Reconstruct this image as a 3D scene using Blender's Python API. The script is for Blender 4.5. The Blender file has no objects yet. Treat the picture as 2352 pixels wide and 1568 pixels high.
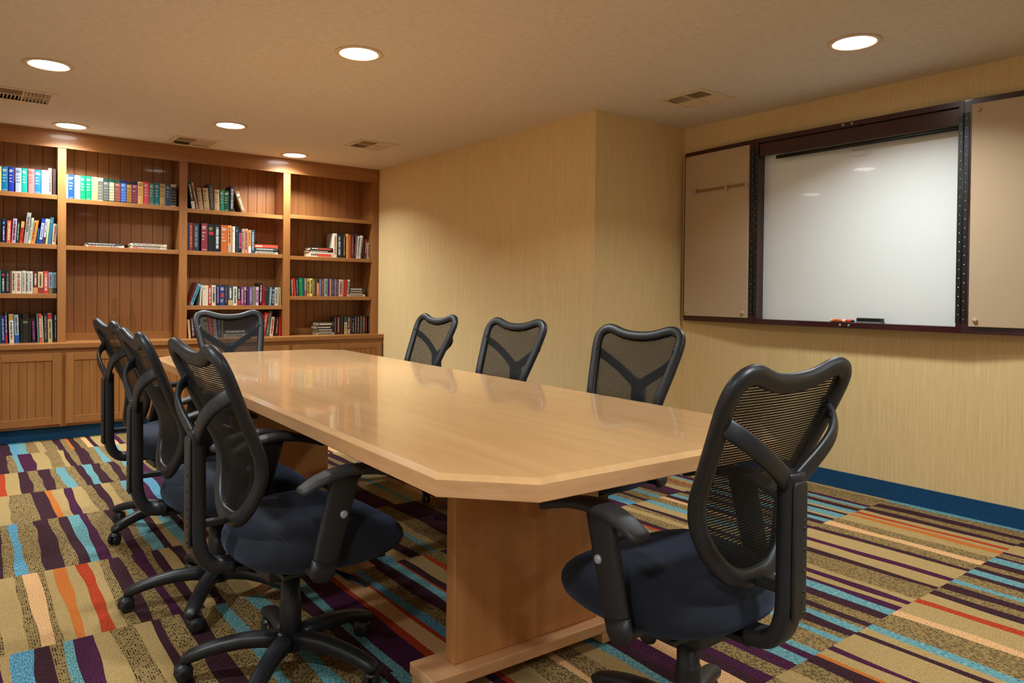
import bpy, bmesh, math, random
from mathutils import Vector, Matrix
random.seed(7)
C = bpy.context.scene.collection
PI = math.pi
# ------------------------------------------------------------------ helpers
def lin(c):
    r = []
    for v in c[:3]:
        v = v / 255.0
        r.append(v / 12.92 if v <= 0.04045 else ((v + 0.055) / 1.055) ** 2.4)
    return (r[0], r[1], r[2], 1.0)

class MB:
    """collects shapes, then links them as one mesh object"""
    def __init__(s):
        s.v = []; s.f = []; s.m = []; s.sm = []
    def face(s, idx, mi=0, smooth=False):
        s.f.append(tuple(idx)); s.m.append(mi); s.sm.append(smooth)
    def verts(s, pts):
        b = len(s.v); s.v.extend([tuple(p) for p in pts]); return b
    def box(s, x0, x1, y0, y1, z0, z1, mi=0, b=0.0):
        if b > 0:
            return s.bbox(x0, x1, y0, y1, z0, z1, b, mi)
        o = s.verts([(x0,y0,z0),(x1,y0,z0),(x1,y1,z0),(x0,y1,z0),(x0,y0,z1),(x1,y0,z1),(x1,y1,z1),(x0,y1,z1)])
        for q in ((0,3,2,1),(4,5,6,7),(0,1,5,4),(1,2,6,5),(2,3,7,6),(3,0,4,7)):
            s.face([o+i for i in q], mi)
    def bbox(s, x0, x1, y0, y1, z0, z1, b, mi=0):
        """box with chamfered edges"""
        bm = bmesh.new()
        bmesh.ops.create_cube(bm, size=1.0)
        for v in bm.verts:
            v.co = Vector(((x0+x1)/2 + v.co.x*(x1-x0), (y0+y1)/2 + v.co.y*(y1-y0), (z0+z1)/2 + v.co.z*(z1-z0)))
        b = min(b, 0.45*min(abs(x1-x0), abs(y1-y0), abs(z1-z0)))
        bmesh.ops.bevel(bm, geom=bm.edges[:], offset=b, segments=2, affect='EDGES', profile=0.6)
        s.addbm(bm, mi); bm.free()
    def addbm(s, bm, mi=0, smooth=False, mat=None):
        bm.verts.index_update()
        o = s.verts([(mat @ v.co) if mat else v.co for v in bm.verts])
        for f in bm.faces:
            s.face([o+v.index for v in f.verts], mi, smooth)
    def prism(s, poly, z0, z1, mi=0):
        n = len(poly)
        o = s.verts([(p[0],p[1],z0) for p in poly] + [(p[0],p[1],z1) for p in poly])
        s.face([o+i for i in range(n)][::-1], mi); s.face([o+n+i for i in range(n)], mi)
        for i in range(n):
            j = (i+1) % n
            s.face((o+i, o+j, o+n+j, o+n+i), mi)
    def loops(s, rings, mi=0, closed=False, cap=True, smooth=True):
        """skin a list of equal-length rings"""
        n = len(rings[0]); o = [s.verts(r) for r in rings]
        m = len(rings)
        for k in range(m if closed else m-1):
            a, b = o[k], o[(k+1) % m]
            for i in range(n):
                j = (i+1) % n
                s.face((a+i, a+j, b+j, b+i), mi, smooth)
        if cap and not closed:
            s.face([o[0]+i for i in range(n)][::-1], mi, False); s.face([o[-1]+i for i in range(n)], mi, False)
    def lathe(s, prof, cx=0, cy=0, n=24, mi=0, cap=True, axis='z', smooth=True):
        rings = []
        for r, z in prof:
            ring = []
            for i in range(n):
                t = 2*PI*i/n; a, b = r*math.cos(t), r*math.sin(t)
                if axis == 'z': ring.append((cx+a, cy+b, z))
                elif axis == 'x': ring.append((z, cx+a, cy+b))
                else: ring.append((cx+b, z, cy+a))
            rings.append(ring)
        s.loops(rings, mi, cap=cap, smooth=smooth)
    def sweep(s, pts, sizes, side, n=14, p=2.6, closed=False, mi=0):
        """superellipse section swept along pts; sizes = (half width along side, half thickness); side = hint vector(s)"""
        P = [Vector(q) for q in pts]; m = len(P); rings = []
        for k in range(m):
            if closed: t = P[(k+1) % m] - P[k-1]
            else: t = P[min(k+1, m-1)] - P[max(k-1, 0)]
            t.normalize()
            sd = Vector(side[k] if isinstance(side, list) else side)
            sd = (sd - t*sd.dot(t)).normalized(); nn = t.cross(sd)
            a, b = sizes[k] if isinstance(sizes, list) else sizes
            ring = []
            for i in range(n):
                th = 2*PI*i/n; c, q = math.cos(th), math.sin(th)
                u = math.copysign(abs(c)**(2/p), c)*a; w = math.copysign(abs(q)**(2/p), q)*b
                ring.append(P[k] + sd*u + nn*w)
            rings.append(ring)
        s.loops(rings, mi, closed=closed)
    def build(s, name, mats, parent=None, loc=None, label=None):
        me = bpy.data.meshes.new(name)
        me.from_pydata(s.v, [], s.f)
        mats = mats if isinstance(mats, (list, tuple)) else [mats]
        for m in mats: me.materials.append(m)
        me.polygons.foreach_set('material_index', s.m)
        me.polygons.foreach_set('use_smooth', s.sm)
        bm = bmesh.new(); bm.from_mesh(me); bmesh.ops.recalc_face_normals(bm, faces=bm.faces[:]); bm.to_mesh(me); bm.free()
        me.update()
        o = bpy.data.objects.new(name, me); C.objects.link(o)
        if parent: o.parent = parent
        if loc: o.location = loc
        if label: o['label'] = label
        return o

def tag(o, label, cat, group=None):
    o['label'] = label; o['category'] = cat
    if group: o['group'] = group
    return o
def thing(name, label, cat, loc=(0,0,0), rz=0.0, group=None):
    o = bpy.data.objects.new(name, None); C.objects.link(o)
    o.empty_display_size = 0.1
    o.location = loc; o.rotation_euler = (0, 0, rz)
    return tag(o, label, cat, group)
def struct(o):
    o['kind'] = 'structure'; return o
def dup(root):
    r = root.copy(); C.objects.link(r)
    for ch in root.children:
        c = ch.copy(); C.objects.link(c); c.parent = r
        for g in ch.children:
            d = g.copy(); C.objects.link(d); d.parent = c
    return r
def catmull(pts, k=6, closed=False):
    P = [Vector(q) for q in pts]; out = []; n = len(P)
    for i in range(n if closed else n-1):
        if closed: a, b, c, d = P[i-1], P[i], P[(i+1) % n], P[(i+2) % n]
        else: a, b, c, d = P[max(i-1,0)], P[i], P[i+1], P[min(i+2,n-1)]
        for j in range(k):
            t = j/k
            out.append(0.5*((2*b) + (c-a)*t + (2*a-5*b+4*c-d)*t*t + (3*b-a-3*c+d)*t**3))
    if not closed: out.append(P[-1])
    return out
def interp(x, tab):
    if x <= tab[0][0]: return tab[0][1]
    for (a, u), (b, w) in zip(tab, tab[1:]):
        if x <= b: return u + (w-u)*(x-a)/(b-a)
    return tab[-1][1]

# ------------------------------------------------------------------ materials
class N:
    def __init__(s, name, rough=0.5, spec=0.5):
        s.m = bpy.data.materials.new(name); s.m.use_nodes = True
        s.t = s.m.node_tree; s.b = s.t.nodes['Principled BSDF']
        s.b.inputs['Roughness'].default_value = rough
        s.b.inputs['Specular IOR Level'].default_value = spec
    def n(s, typ, **kw):
        x = s.t.nodes.new(typ)
        for k, v in kw.items(): setattr(x, k, v)
        return x
    def l(s, a, b): s.t.links.new(a, b)
    def coords(s, scale=(1,1,1), kind='Object'):
        tc = s.n('ShaderNodeTexCoord'); mp = s.n('ShaderNodeMapping'); mp.inputs['Scale'].default_value = scale
        s.l(tc.outputs[kind], mp.inputs['Vector']); return mp.outputs['Vector']
    def noise(s, vec, scale=1.0, detail=3.0, rough=0.5):
        x = s.n('ShaderNodeTexNoise'); x.inputs['Scale'].default_value = scale
        x.inputs['Detail'].default_value = detail; x.inputs['Roughness'].default_value = rough
        s.l(vec, x.inputs['Vector']); return x.outputs['Fac']
    def ramp(s, fac, stops, interp='LINEAR'):
        x = s.n('ShaderNodeValToRGB'); x.color_ramp.interpolation = interp
        e = x.color_ramp.elements
        e[0].position, e[0].color = stops[0]; e[1].position, e[1].color = stops[-1]
        for p, c in stops[1:-1]:
            q = e.new(p); q.color = c
        s.l(fac, x.inputs['Fac']); return x.outputs['Color']
    def mix(s, fac, a, b, blend='MIX'):
        x = s.n('ShaderNodeMix', data_type='RGBA', blend_type=blend)
        for k, v in (('Factor', fac), ('A', a), ('B', b)):
            i = [q for q in x.inputs if q.name == k and (q.type == 'RGBA' or (k == 'Factor' and q.type == 'VALUE'))][0]
            if hasattr(v, 'is_linked'): s.l(v, i)
            else: i.default_value = v
        return [q for q in x.outputs if q.type == 'RGBA'][0]
    def math(s, op, a, b=None, c=None):
        x = s.n('ShaderNodeMath', operation=op)
        for i, v in enumerate((a, b, c)):
            if v is None: continue
            if hasattr(v, 'is_linked'): s.l(v, x.inputs[i])
            else: x.inputs[i].default_value = v
        return x.outputs[0]
    def bump(s, h, strength=0.2, dist=0.002):
        x = s.n('ShaderNodeBump'); x.inputs['Strength'].default_value = strength; x.inputs['Distance'].default_value = dist
        s.l(h, x.inputs['Height']); s.l(x.outputs['Normal'], s.b.inputs['Normal'])
    def col(s, c):
        i = s.b.inputs['Base Color']
        if hasattr(c, 'is_linked'): s.l(c, i)
        else: i.default_value = c

def plain(name, rgb, rough=0.5, spec=0.5, metal=0.0):
    k = N(name, rough, spec); c = lin(rgb)
    f = k.noise(k.coords((30,30,30)), 1.0, 2.0)
    d = tuple(v*0.9 for v in c[:3]) + (1,)
    k.col(k.ramp(f, [(0.3, d), (0.7, c)])); k.b.inputs['Metallic'].default_value = metal
    return k.m
def wood(name, dark, mid, light, scale, rough=0.35, coat=0.0, bump=0.05, fig=1.0, spec=0.5):
    k = N(name, rough, spec)
    v = k.coords(scale)
    f1 = k.noise(v, 1.0, 5.0, 0.6)
    v2 = k.coords(tuple(q*0.25 for q in scale)); f2 = k.noise(v2, 1.0, 2.0, 0.5)
    f = k.math('ADD', k.math('MULTIPLY', f1, 0.6), k.math('MULTIPLY', f2, 0.4*fig))
    k.col(k.ramp(f, [(0.3, lin(dark)), (0.5, lin(mid)), (0.72, lin(light))]))
    if coat:
        k.b.inputs['Coat Weight'].default_value = coat; k.b.inputs['Coat Roughness'].default_value = 0.04
    k.bump(f1, bump, 0.0006)
    return k.m
# measured rows of books: x0, x1, height, lean, colour, look, spine style, second colour
BOOKS = {
'11': [
 [0.226,0.247,0.188,0.0,[235,205,140],"cream","p",None],
 [0.249,0.291,0.189,0.0,[0,115,160],"teal blue","h",None],
 [0.292,0.327,0.189,0.0,[18,45,165],"royal blue","h",None],
 [0.335,0.375,0.188,0.0,[160,175,220],"lavender","h",None],
 [0.377,0.413,0.189,0.0,[8,165,140],"sea green","h",None],
 [0.418,0.459,0.19,0.0,[232,125,118],"salmon pink","h",None],
 [0.46,0.502,0.187,0.0,[25,115,205],"bright blue","h",None],
 [0.505,0.549,0.19,0.0,[248,200,165],"peach","p",None],
 [0.551,0.573,0.209,0.0,[245,235,205],"ivory","v",[90,60,40]],
 [0.58,0.602,0.208,0.0,[75,45,38],"brown","p",None]],
'12': [
 [0.227,0.242,0.168,0.0,[25,45,40],"blackish green","v",[90,130,100]],
 [0.25,0.272,0.185,0.005,[18,35,80],"navy","c",[60,170,220]],
 [0.278,0.305,0.171,0.029,[232,95,72],"coral","v",[250,215,185]],
 [0.31,0.337,0.189,0.058,[198,165,195],"mauve","v",[120,40,60]],
 [0.339,0.356,0.164,0.061,[20,62,52],"dark green","v",[150,190,140]],
 [0.359,0.381,0.171,0.088,[228,60,45],"orange red","T:DESERT FIRE",[60,15,10]],
 [0.387,0.415,0.242,0.103,[172,162,155],"tall grey","T:WALESA",[30,30,30]],
 [0.416,0.432,0.203,0.124,[212,225,198],"mint","v",[130,150,120]],
 [0.433,0.454,0.184,0.137,[238,150,75],"orange","v",[120,70,40]],
 [0.455,0.466,0.189,0.133,[240,150,70],"slim orange","p",None],
 [0.468,0.485,0.123,0.081,[12,80,128],"short blue","p",None],
 [0.486,0.509,0.202,0.109,[28,65,165],"blue and white","b",[235,235,240]],
 [0.512,0.529,0.202,0.109,[238,235,232],"white","e",[90,30,45]],
 [0.53,0.545,0.201,0.11,[188,212,148],"pale green","p",None],
 [0.546,0.571,0.215,0.116,[58,112,142],"steel blue","p",None],
 [0.573,0.602,0.166,0.103,[214,192,158],"tan","v",[160,80,70]]],
'13': [
 [0.228,0.244,0.174,0.0,[60,140,130],"teal","p",None],
 [0.245,0.273,0.174,0.0,[28,26,30],"black red-dotted","c",[200,40,55]],
 [0.274,0.3,0.175,0.0,[32,32,42],"charcoal","v",[150,140,150]],
 [0.301,0.312,0.174,0.0,[150,92,78],"slim brown","p",None],
 [0.314,0.337,0.174,0.0,[232,220,188],"cream","v",[120,60,50]],
 [0.338,0.378,0.174,0.0,[236,224,205],"wide ivory","v",[205,90,80]],
 [0.379,0.402,0.179,0.0,[228,226,205],"off-white","v",[140,140,130]],
 [0.403,0.419,0.176,0.0,[215,208,170],"slim cream","v",[60,60,45]],
 [0.42,0.449,0.175,0.0,[232,228,212],"pale ivory","v",[150,130,150]],
 [0.45,0.483,0.173,0.0,[105,40,38],"dark red","e",[225,150,90]],
 [0.484,0.517,0.174,0.0,[236,205,150],"honey","e",[150,60,40]],
 [0.518,0.553,0.179,0.0,[218,58,48],"red","v",[250,210,190]],
 [0.554,0.581,0.17,0.0,[128,175,210],"sky blue","e",[120,110,60]],
 [0.583,0.609,0.17,0.0,[150,160,155],"grey","e",[40,40,45]]],
'14': [
 [0.229,0.246,0.211,-0.014,[0,105,118],"teal","p",None],
 [0.248,0.274,0.211,-0.028,[38,36,112],"indigo","v",[170,165,200]],
 [0.275,0.289,0.238,-0.025,[60,72,84],"slate","e",[190,30,40]],
 [0.3,0.33,0.224,-0.031,[232,222,208],"wide cream","t",[210,150,60]],
 [0.335,0.363,0.22,-0.036,[150,192,218],"sky and blue","e",[25,88,178]],
 [0.368,0.385,0.185,0.0,[24,22,24],"black","p",None],
 [0.386,0.42,0.225,0.0,[36,36,27],"olive black","T:REX",[210,200,150]],
 [0.421,0.44,0.182,0.0,[18,20,18],"small black","p",None],
 [0.446,0.47,0.187,-0.032,[20,22,52],"navy magenta","v",[200,50,120]],
 [0.482,0.494,0.229,-0.039,[92,140,140],"grey teal","p",None],
 [0.495,0.513,0.228,-0.031,[234,88,54],"vermilion","b",[240,200,180]],
 [0.514,0.523,0.214,-0.037,[205,210,195],"slim white","p",None],
 [0.525,0.548,0.226,-0.018,[46,42,42],"graphite","v",[150,130,110]],
 [0.552,0.582,0.23,-0.022,[205,190,132],"tan","t",[190,40,50]],
 [0.584,0.593,0.222,-0.009,[28,40,34],"slim black","p",None],
 [0.596,0.624,0.217,-0.005,[62,72,98],"slate blue","t",[170,160,180]]],
'21': [
 [0.661,0.684,0.194,0.0,[240,232,225],"white","p",None],
 [0.685,0.726,0.193,0.0,[14,78,190],"cobalt","h",None],
 [0.728,0.768,0.192,0.0,[235,220,245],"pale lilac","p",None],
 [0.77,0.807,0.194,0.0,[0,148,98],"emerald","h",None],
 [0.809,0.848,0.194,0.0,[0,142,95],"second emerald","h",None],
 [0.849,0.89,0.193,0.0,[250,202,122],"yellow","p",None],
 [0.892,0.932,0.191,0.0,[232,216,175],"cream striped","k",[110,105,95]],
 [0.933,0.973,0.19,0.0,[25,75,58],"green grey-striped","k",[105,105,100]],
 [0.975,1.014,0.188,0.0,[20,78,58],"green tan-striped","k",[198,178,138]],
 [1.017,1.059,0.186,0.0,[24,74,56],"green red-striped","k",[155,72,64]],
 [1.061,1.102,0.189,0.0,[16,32,88],"navy blue-striped","k",[72,118,215]],
 [1.104,1.144,0.182,0.0,[45,32,28],"black ochre-striped","k",[172,120,40]],
 [1.145,1.187,0.185,0.0,[20,22,60],"navy maroon-striped","k",[138,60,78]],
 [1.189,1.232,0.189,0.0,[226,165,98],"apricot","h",None],
 [1.234,1.276,0.191,0.0,[215,78,84],"rose","h",None],
 [1.278,1.318,0.185,0.0,[68,118,108],"slate green","h",None],
 [1.32,1.359,0.189,0.0,[28,118,130],"teal","h",None],
 [1.361,1.405,0.189,0.0,[192,162,106],"tan","h",None],
 [1.407,1.447,0.189,0.0,[44,78,120],"slate blue","h",None],
 [1.448,1.493,0.194,0.0,[202,186,150],"beige black-striped","k",[30,30,28]]],
'31': [
 [1.62,1.653,0.241,-0.167,[40,38,38],"black","e",[225,215,200]],
 [1.657,1.677,0.235,-0.202,[205,170,145],"slim beige","v",[190,60,50]],
 [1.68,1.718,0.19,-0.132,[192,156,116],"sandy","h2",None],
 [1.723,1.769,0.194,-0.078,[202,166,118],"tan","h2",None],
 [1.771,1.811,0.236,-0.055,[72,64,60],"tall grey","v",[120,110,100]],
 [1.812,1.854,0.189,-0.021,[216,178,134],"buff","h2",None],
 [1.857,1.892,0.187,0.0,[42,128,98],"teal green","h",None],
 [1.894,1.936,0.187,0.0,[5,78,48],"dark green","h",None],
 [1.942,1.978,0.232,0.017,[42,36,46],"tall black","v",[190,190,190]],
 [2.051,2.092,0.196,-0.333,[170,128,80],"leaning tan","c",[235,230,215]]],
'32': [
 [1.584,1.596,0.245,0.0,[30,72,128],"slim blue","p",None],
 [1.597,1.629,0.247,0.0,[150,40,35],"brick red","v",[205,130,60]],
 [1.633,1.681,0.244,0.0,[40,56,66],"slate","v",[130,140,145]],
 [1.7,1.753,0.249,0.0,[138,48,64],"maroon","h",None],
 [1.756,1.808,0.247,0.0,[20,20,20],"black","t2",[190,30,40]],
 [1.811,1.861,0.245,0.0,[22,22,30],"black white-lettered","v",[210,215,215]],
 [1.868,1.924,0.244,0.0,[202,98,38],"rust orange","h2",None],
 [1.927,1.962,0.245,0.0,[236,152,88],"light orange","e",[190,160,140]],
 [1.968,1.994,0.238,0.0,[238,218,198],"white","p",None],
 [1.997,2.023,0.238,0.0,[28,54,64],"dark teal","p",None],
 [2.025,2.051,0.22,0.0,[26,26,32],"black pink-marked","b",[220,60,110]],
 [2.053,2.075,0.222,0.0,[192,166,142],"beige","v",[110,90,80]],
 [2.077,2.109,0.224,0.0,[206,142,112],"salmon","v",[160,70,60]],
 [2.111,2.136,0.214,0.0,[240,165,95],"apricot","e",[245,225,225]],
 [2.138,2.167,0.218,0.0,[50,76,96],"slate blue","v",[190,200,205]]],
'33': [
 [1.593,1.604,0.212,0.317,[130,40,32],"red leaning","p",None],
 [1.606,1.633,0.199,0.344,[110,190,220],"light blue leaning","v",[40,80,110]],
 [1.686,1.703,0.183,0.055,[225,215,200],"slim white","p",None],
 [1.708,1.76,0.18,0.006,[226,208,180],"wide cream","p",None],
 [1.762,1.788,0.176,0.0,[170,34,34],"red","v",[240,220,210]],
 [1.79,1.827,0.183,0.0,[230,216,188],"cream","v",[80,70,60]],
 [1.829,1.858,0.189,0.0,[40,34,72],"purple black","v",[160,130,180]],
 [1.862,1.901,0.178,0.0,[34,68,130],"blue","t3",[190,60,60]],
 [1.903,1.932,0.188,0.0,[46,40,46],"charcoal","v",[120,90,110]],
 [1.934,1.975,0.177,0.0,[62,76,86],"slate","e",[205,175,110]],
 [1.977,2.013,0.172,0.0,[232,226,215],"white","v",[60,120,80]],
 [2.016,2.044,0.169,0.0,[30,22,22],"black","e",[190,60,40]],
 [2.046,2.075,0.172,0.0,[126,60,132],"purple","v",[220,170,210]],
 [2.077,2.095,0.172,0.0,[122,60,44],"brown","t",[215,185,130]],
 [2.097,2.12,0.172,0.0,[70,34,84],"dark violet","p",None],
 [2.122,2.152,0.175,0.0,[112,80,156],"violet","v",[190,175,215]],
 [2.153,2.181,0.177,0.0,[126,122,82],"olive","p",None],
 [2.183,2.208,0.172,0.012,[226,190,202],"pale pink","b",[130,40,110]],
 [2.213,2.24,0.207,0.024,[52,26,20],"dark brown","v",[210,200,190]],
 [2.242,2.269,0.172,0.041,[186,24,64],"crimson","v",[60,10,30]],
 [2.271,2.294,0.173,0.046,[42,42,32],"black green","p",None],
 [2.296,2.305,0.171,0.047,[60,80,50],"slim green","p",None],
 [2.306,2.328,0.172,0.046,[100,140,182],"sky blue","v",[210,215,220]],
 [2.33,2.356,0.173,0.023,[26,42,58],"navy","c",[215,180,90]],
 [2.357,2.389,0.169,0.018,[205,200,196],"pale grey","v",[120,110,120]],
 [2.39,2.402,0.171,0.041,[186,190,136],"slim pale green","p",None],
 [2.404,2.434,0.174,0.04,[192,152,98],"tan","p",None]],
'34': [
 [1.598,1.617,0.165,-0.018,[226,190,140],"cream","p",None],
 [1.622,1.654,0.187,-0.123,[72,26,32],"dark red","v",[190,170,170]],
 [1.664,1.693,0.181,-0.111,[20,72,88],"teal","p",None],
 [1.696,1.732,0.183,-0.115,[165,145,180],"lavender","b",[120,120,150]],
 [1.734,1.773,0.185,-0.13,[168,162,112],"pale olive","c",[50,50,40]],
 [1.775,1.812,0.182,-0.105,[196,64,64],"red","v",[225,120,110]],
 [1.814,1.842,0.185,-0.081,[188,188,178],"pale grey","v",[190,120,110]],
 [1.845,1.872,0.18,-0.028,[44,64,106],"blue","v",[130,150,180]],
 [1.874,1.894,0.179,0.0,[112,90,60],"brown","v",[190,160,110]],
 [2.133,2.161,0.179,0.434,[78,66,92],"purple leaning","v",[190,180,195]],
 [2.231,2.271,0.221,0.164,[214,40,30],"scarlet","v",[240,190,180]],
 [2.273,2.307,0.237,0.169,[86,90,76],"grey green","v",[150,150,130]],
 [2.31,2.345,0.182,0.143,[222,208,182],"white","v",[190,40,40]],
 [2.349,2.361,0.178,0.113,[22,20,20],"slim black","p",None],
 [2.363,2.394,0.179,0.022,[54,32,24],"black brown","v",[190,120,80]],
 [2.398,2.425,0.181,0.006,[206,20,20],"red","p",None],
 [2.427,2.454,0.181,0.0,[182,46,30],"rust red","v",[120,100,50]]],
'42': [
 [2.943,2.981,0.241,0.0,[238,226,198],"cream","v",[215,130,110]],
 [2.985,3.028,0.233,0.0,[30,46,48],"black white-lettered","v",[215,220,215]],
 [3.03,3.046,0.235,0.0,[20,30,48],"slim navy","p",None],
 [3.047,3.071,0.235,0.0,[72,46,38],"dark brown","v",[200,150,120]],
 [3.082,3.108,0.245,0.0,[228,152,70],"apricot","p",None],
 [3.109,3.129,0.237,0.0,[184,86,46],"rust","p",None],
 [3.131,3.163,0.241,0.0,[96,34,50],"maroon","v",[170,110,90]],
 [3.164,3.192,0.243,0.0,[84,44,76],"plum","v",[170,140,160]],
 [3.186,3.212,0.229,0.14,[236,230,218],"white leaning","v",[170,165,160]],
 [3.214,3.241,0.235,0.154,[228,224,216],"second white leaning","v",[160,155,150]],
 [3.245,3.271,0.204,0.123,[40,26,26],"black","p",None],
 [3.277,3.297,0.202,0.015,[176,30,22],"red","e",[80,70,65]],
 [3.302,3.338,0.166,0.0,[206,182,158],"short tan","v",[140,110,90]]],
'43': [
 [2.51,2.521,0.161,-0.025,[60,80,60],"slim green","p",None],
 [2.523,2.547,0.169,-0.053,[172,56,32],"rust","v",[230,190,160]],
 [2.548,2.569,0.171,-0.088,[204,52,46],"red","p",None],
 [2.572,2.591,0.17,-0.059,[58,44,50],"charcoal","v",[170,150,150]],
 [2.599,2.635,0.175,-0.034,[14,132,86],"green","p",None],
 [2.636,2.649,0.175,0.0,[40,80,62],"slim dark green","p",None],
 [2.651,2.67,0.176,-0.023,[128,132,124],"grey","e",[180,70,80]],
 [2.678,2.7,0.173,0.0,[215,160,70],"ochre","b",[60,40,30]],
 [2.703,2.732,0.174,0.0,[236,218,112],"yellow","v",[70,60,30]],
 [2.735,2.754,0.173,0.0,[92,92,62],"olive","v",[200,180,150]],
 [2.756,2.77,0.172,0.0,[40,60,78],"slim navy","p",None],
 [2.772,2.8,0.169,0.0,[196,104,42],"orange","t",[40,30,25]],
 [2.803,2.819,0.167,0.0,[130,142,178],"lilac grey","p",None],
 [2.824,2.852,0.168,0.0,[132,60,60],"maroon","v",[190,120,90]],
 [2.853,2.885,0.172,0.0,[150,182,172],"pale teal","v",[70,110,100]],
 [2.887,2.905,0.175,0.0,[88,34,80],"purple","p",None],
 [2.907,2.927,0.173,0.0,[192,142,90],"tan","p",None],
 [2.929,2.955,0.173,0.0,[60,56,88],"dusk blue","v",[130,130,160]],
 [2.958,2.979,0.172,0.0,[142,92,116],"dusty purple","v",[200,150,120]],
 [2.981,3.001,0.17,0.0,[86,54,102],"violet","v",[170,130,160]],
 [3.001,3.042,0.168,0.036,[228,202,172],"cream","v",[110,80,70]],
 [3.045,3.062,0.168,0.036,[216,98,58],"orange red","p",None],
 [3.064,3.086,0.169,0.065,[192,30,62],"crimson","p",None],
 [3.088,3.108,0.169,0.107,[232,226,202],"white","v",[70,70,60]]],
'44': [
 [2.96,2.98,0.177,0.0,[58,50,52],"charcoal","v",[170,90,90]],
 [2.988,3.017,0.18,0.0,[70,20,20],"dark red","v",[200,150,130]],
 [3.019,3.035,0.183,0.0,[26,22,24],"black","p",None],
 [3.037,3.052,0.184,0.0,[84,54,42],"brown","p",None],
 [3.062,3.101,0.18,0.0,[46,64,72],"slate cream-labelled","l",[230,205,150]],
 [3.103,3.125,0.181,0.0,[64,60,50],"dark olive","e",[205,190,150]],
 [3.127,3.146,0.179,0.0,[44,30,36],"dark","v",[170,100,90]],
 [3.153,3.17,0.179,0.0,[28,26,26],"black spotted","c",[180,170,170]],
 [3.178,3.201,0.18,0.0,[78,54,66],"plum grey","v",[140,130,160]],
 [3.207,3.227,0.179,0.0,[60,54,50],"dark brown","v",[190,170,140]],
 [3.236,3.261,0.182,0.0,[78,74,56],"olive grey","v",[150,110,90]],
 [3.266,3.292,0.18,0.0,[70,68,70],"grey","v",[160,160,160]],
 [3.298,3.314,0.18,0.0,[40,32,28],"black red-lettered","v",[210,60,40]],
 [3.328,3.348,0.179,0.0,[48,36,40],"dark plum","v",[150,120,120]],
 [3.356,3.376,0.176,0.0,[60,40,34],"rust black","v",[170,150,130]]]}
FLAT = {"22":[[[0.811,1.089,0.009,[228,220,208],"white magazine with pink corner"],[0.808,1.087,0.008,[225,218,205],"thin white magazine"],[0.812,1.069,0.014,[70,84,98],"slate blue magazine"]],[[1.136,1.416,0.01,[226,214,200],"white magazine with red patch"],[1.138,1.417,0.009,[232,224,210],"plain white magazine"],[1.141,1.416,0.01,[222,214,196],"off-white magazine"],[1.135,1.419,0.013,[236,228,205],"cream magazine with yellow end"]]],"32":[[[2.174,2.387,0.016,[225,215,190],"white paperback"],[2.17,2.383,0.014,[62,78,112],"blue grey paperback"],[2.174,2.381,0.022,[50,82,80],"dark teal paperback"],[2.166,2.389,0.033,[226,70,30],"orange red paperback"]]],"34":[[[1.896,2.101,0.029,[212,206,182],"cream hardback"],[1.901,2.109,0.039,[60,66,60],"black and white hardback"]]],"42":[[[2.696,2.941,0.046,[238,222,190],"thick cream book with red lettering"],[2.694,2.937,0.021,[52,40,34],"black brown book"],[2.705,2.937,0.026,[40,46,44],"black white-lettered book"]]],"43":[[[3.111,3.291,0.02,[232,216,186],"white paperback"],[3.115,3.286,0.021,[60,70,60],"dark green paperback"],[3.121,3.284,0.018,[90,40,34],"maroon paperback"],[3.121,3.29,0.028,[52,48,44],"black paperback"]]],"44":[[[2.788,2.958,0.021,[170,165,150],"grey white paperback"],[2.788,2.958,0.016,[58,54,34],"olive paperback"],[2.785,2.957,0.02,[40,34,26],"dark brown paperback"],[2.777,2.957,0.029,[48,28,44],"plum black paperback"],[2.794,2.957,0.035,[72,68,48],"olive black paperback"]]]}
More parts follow.
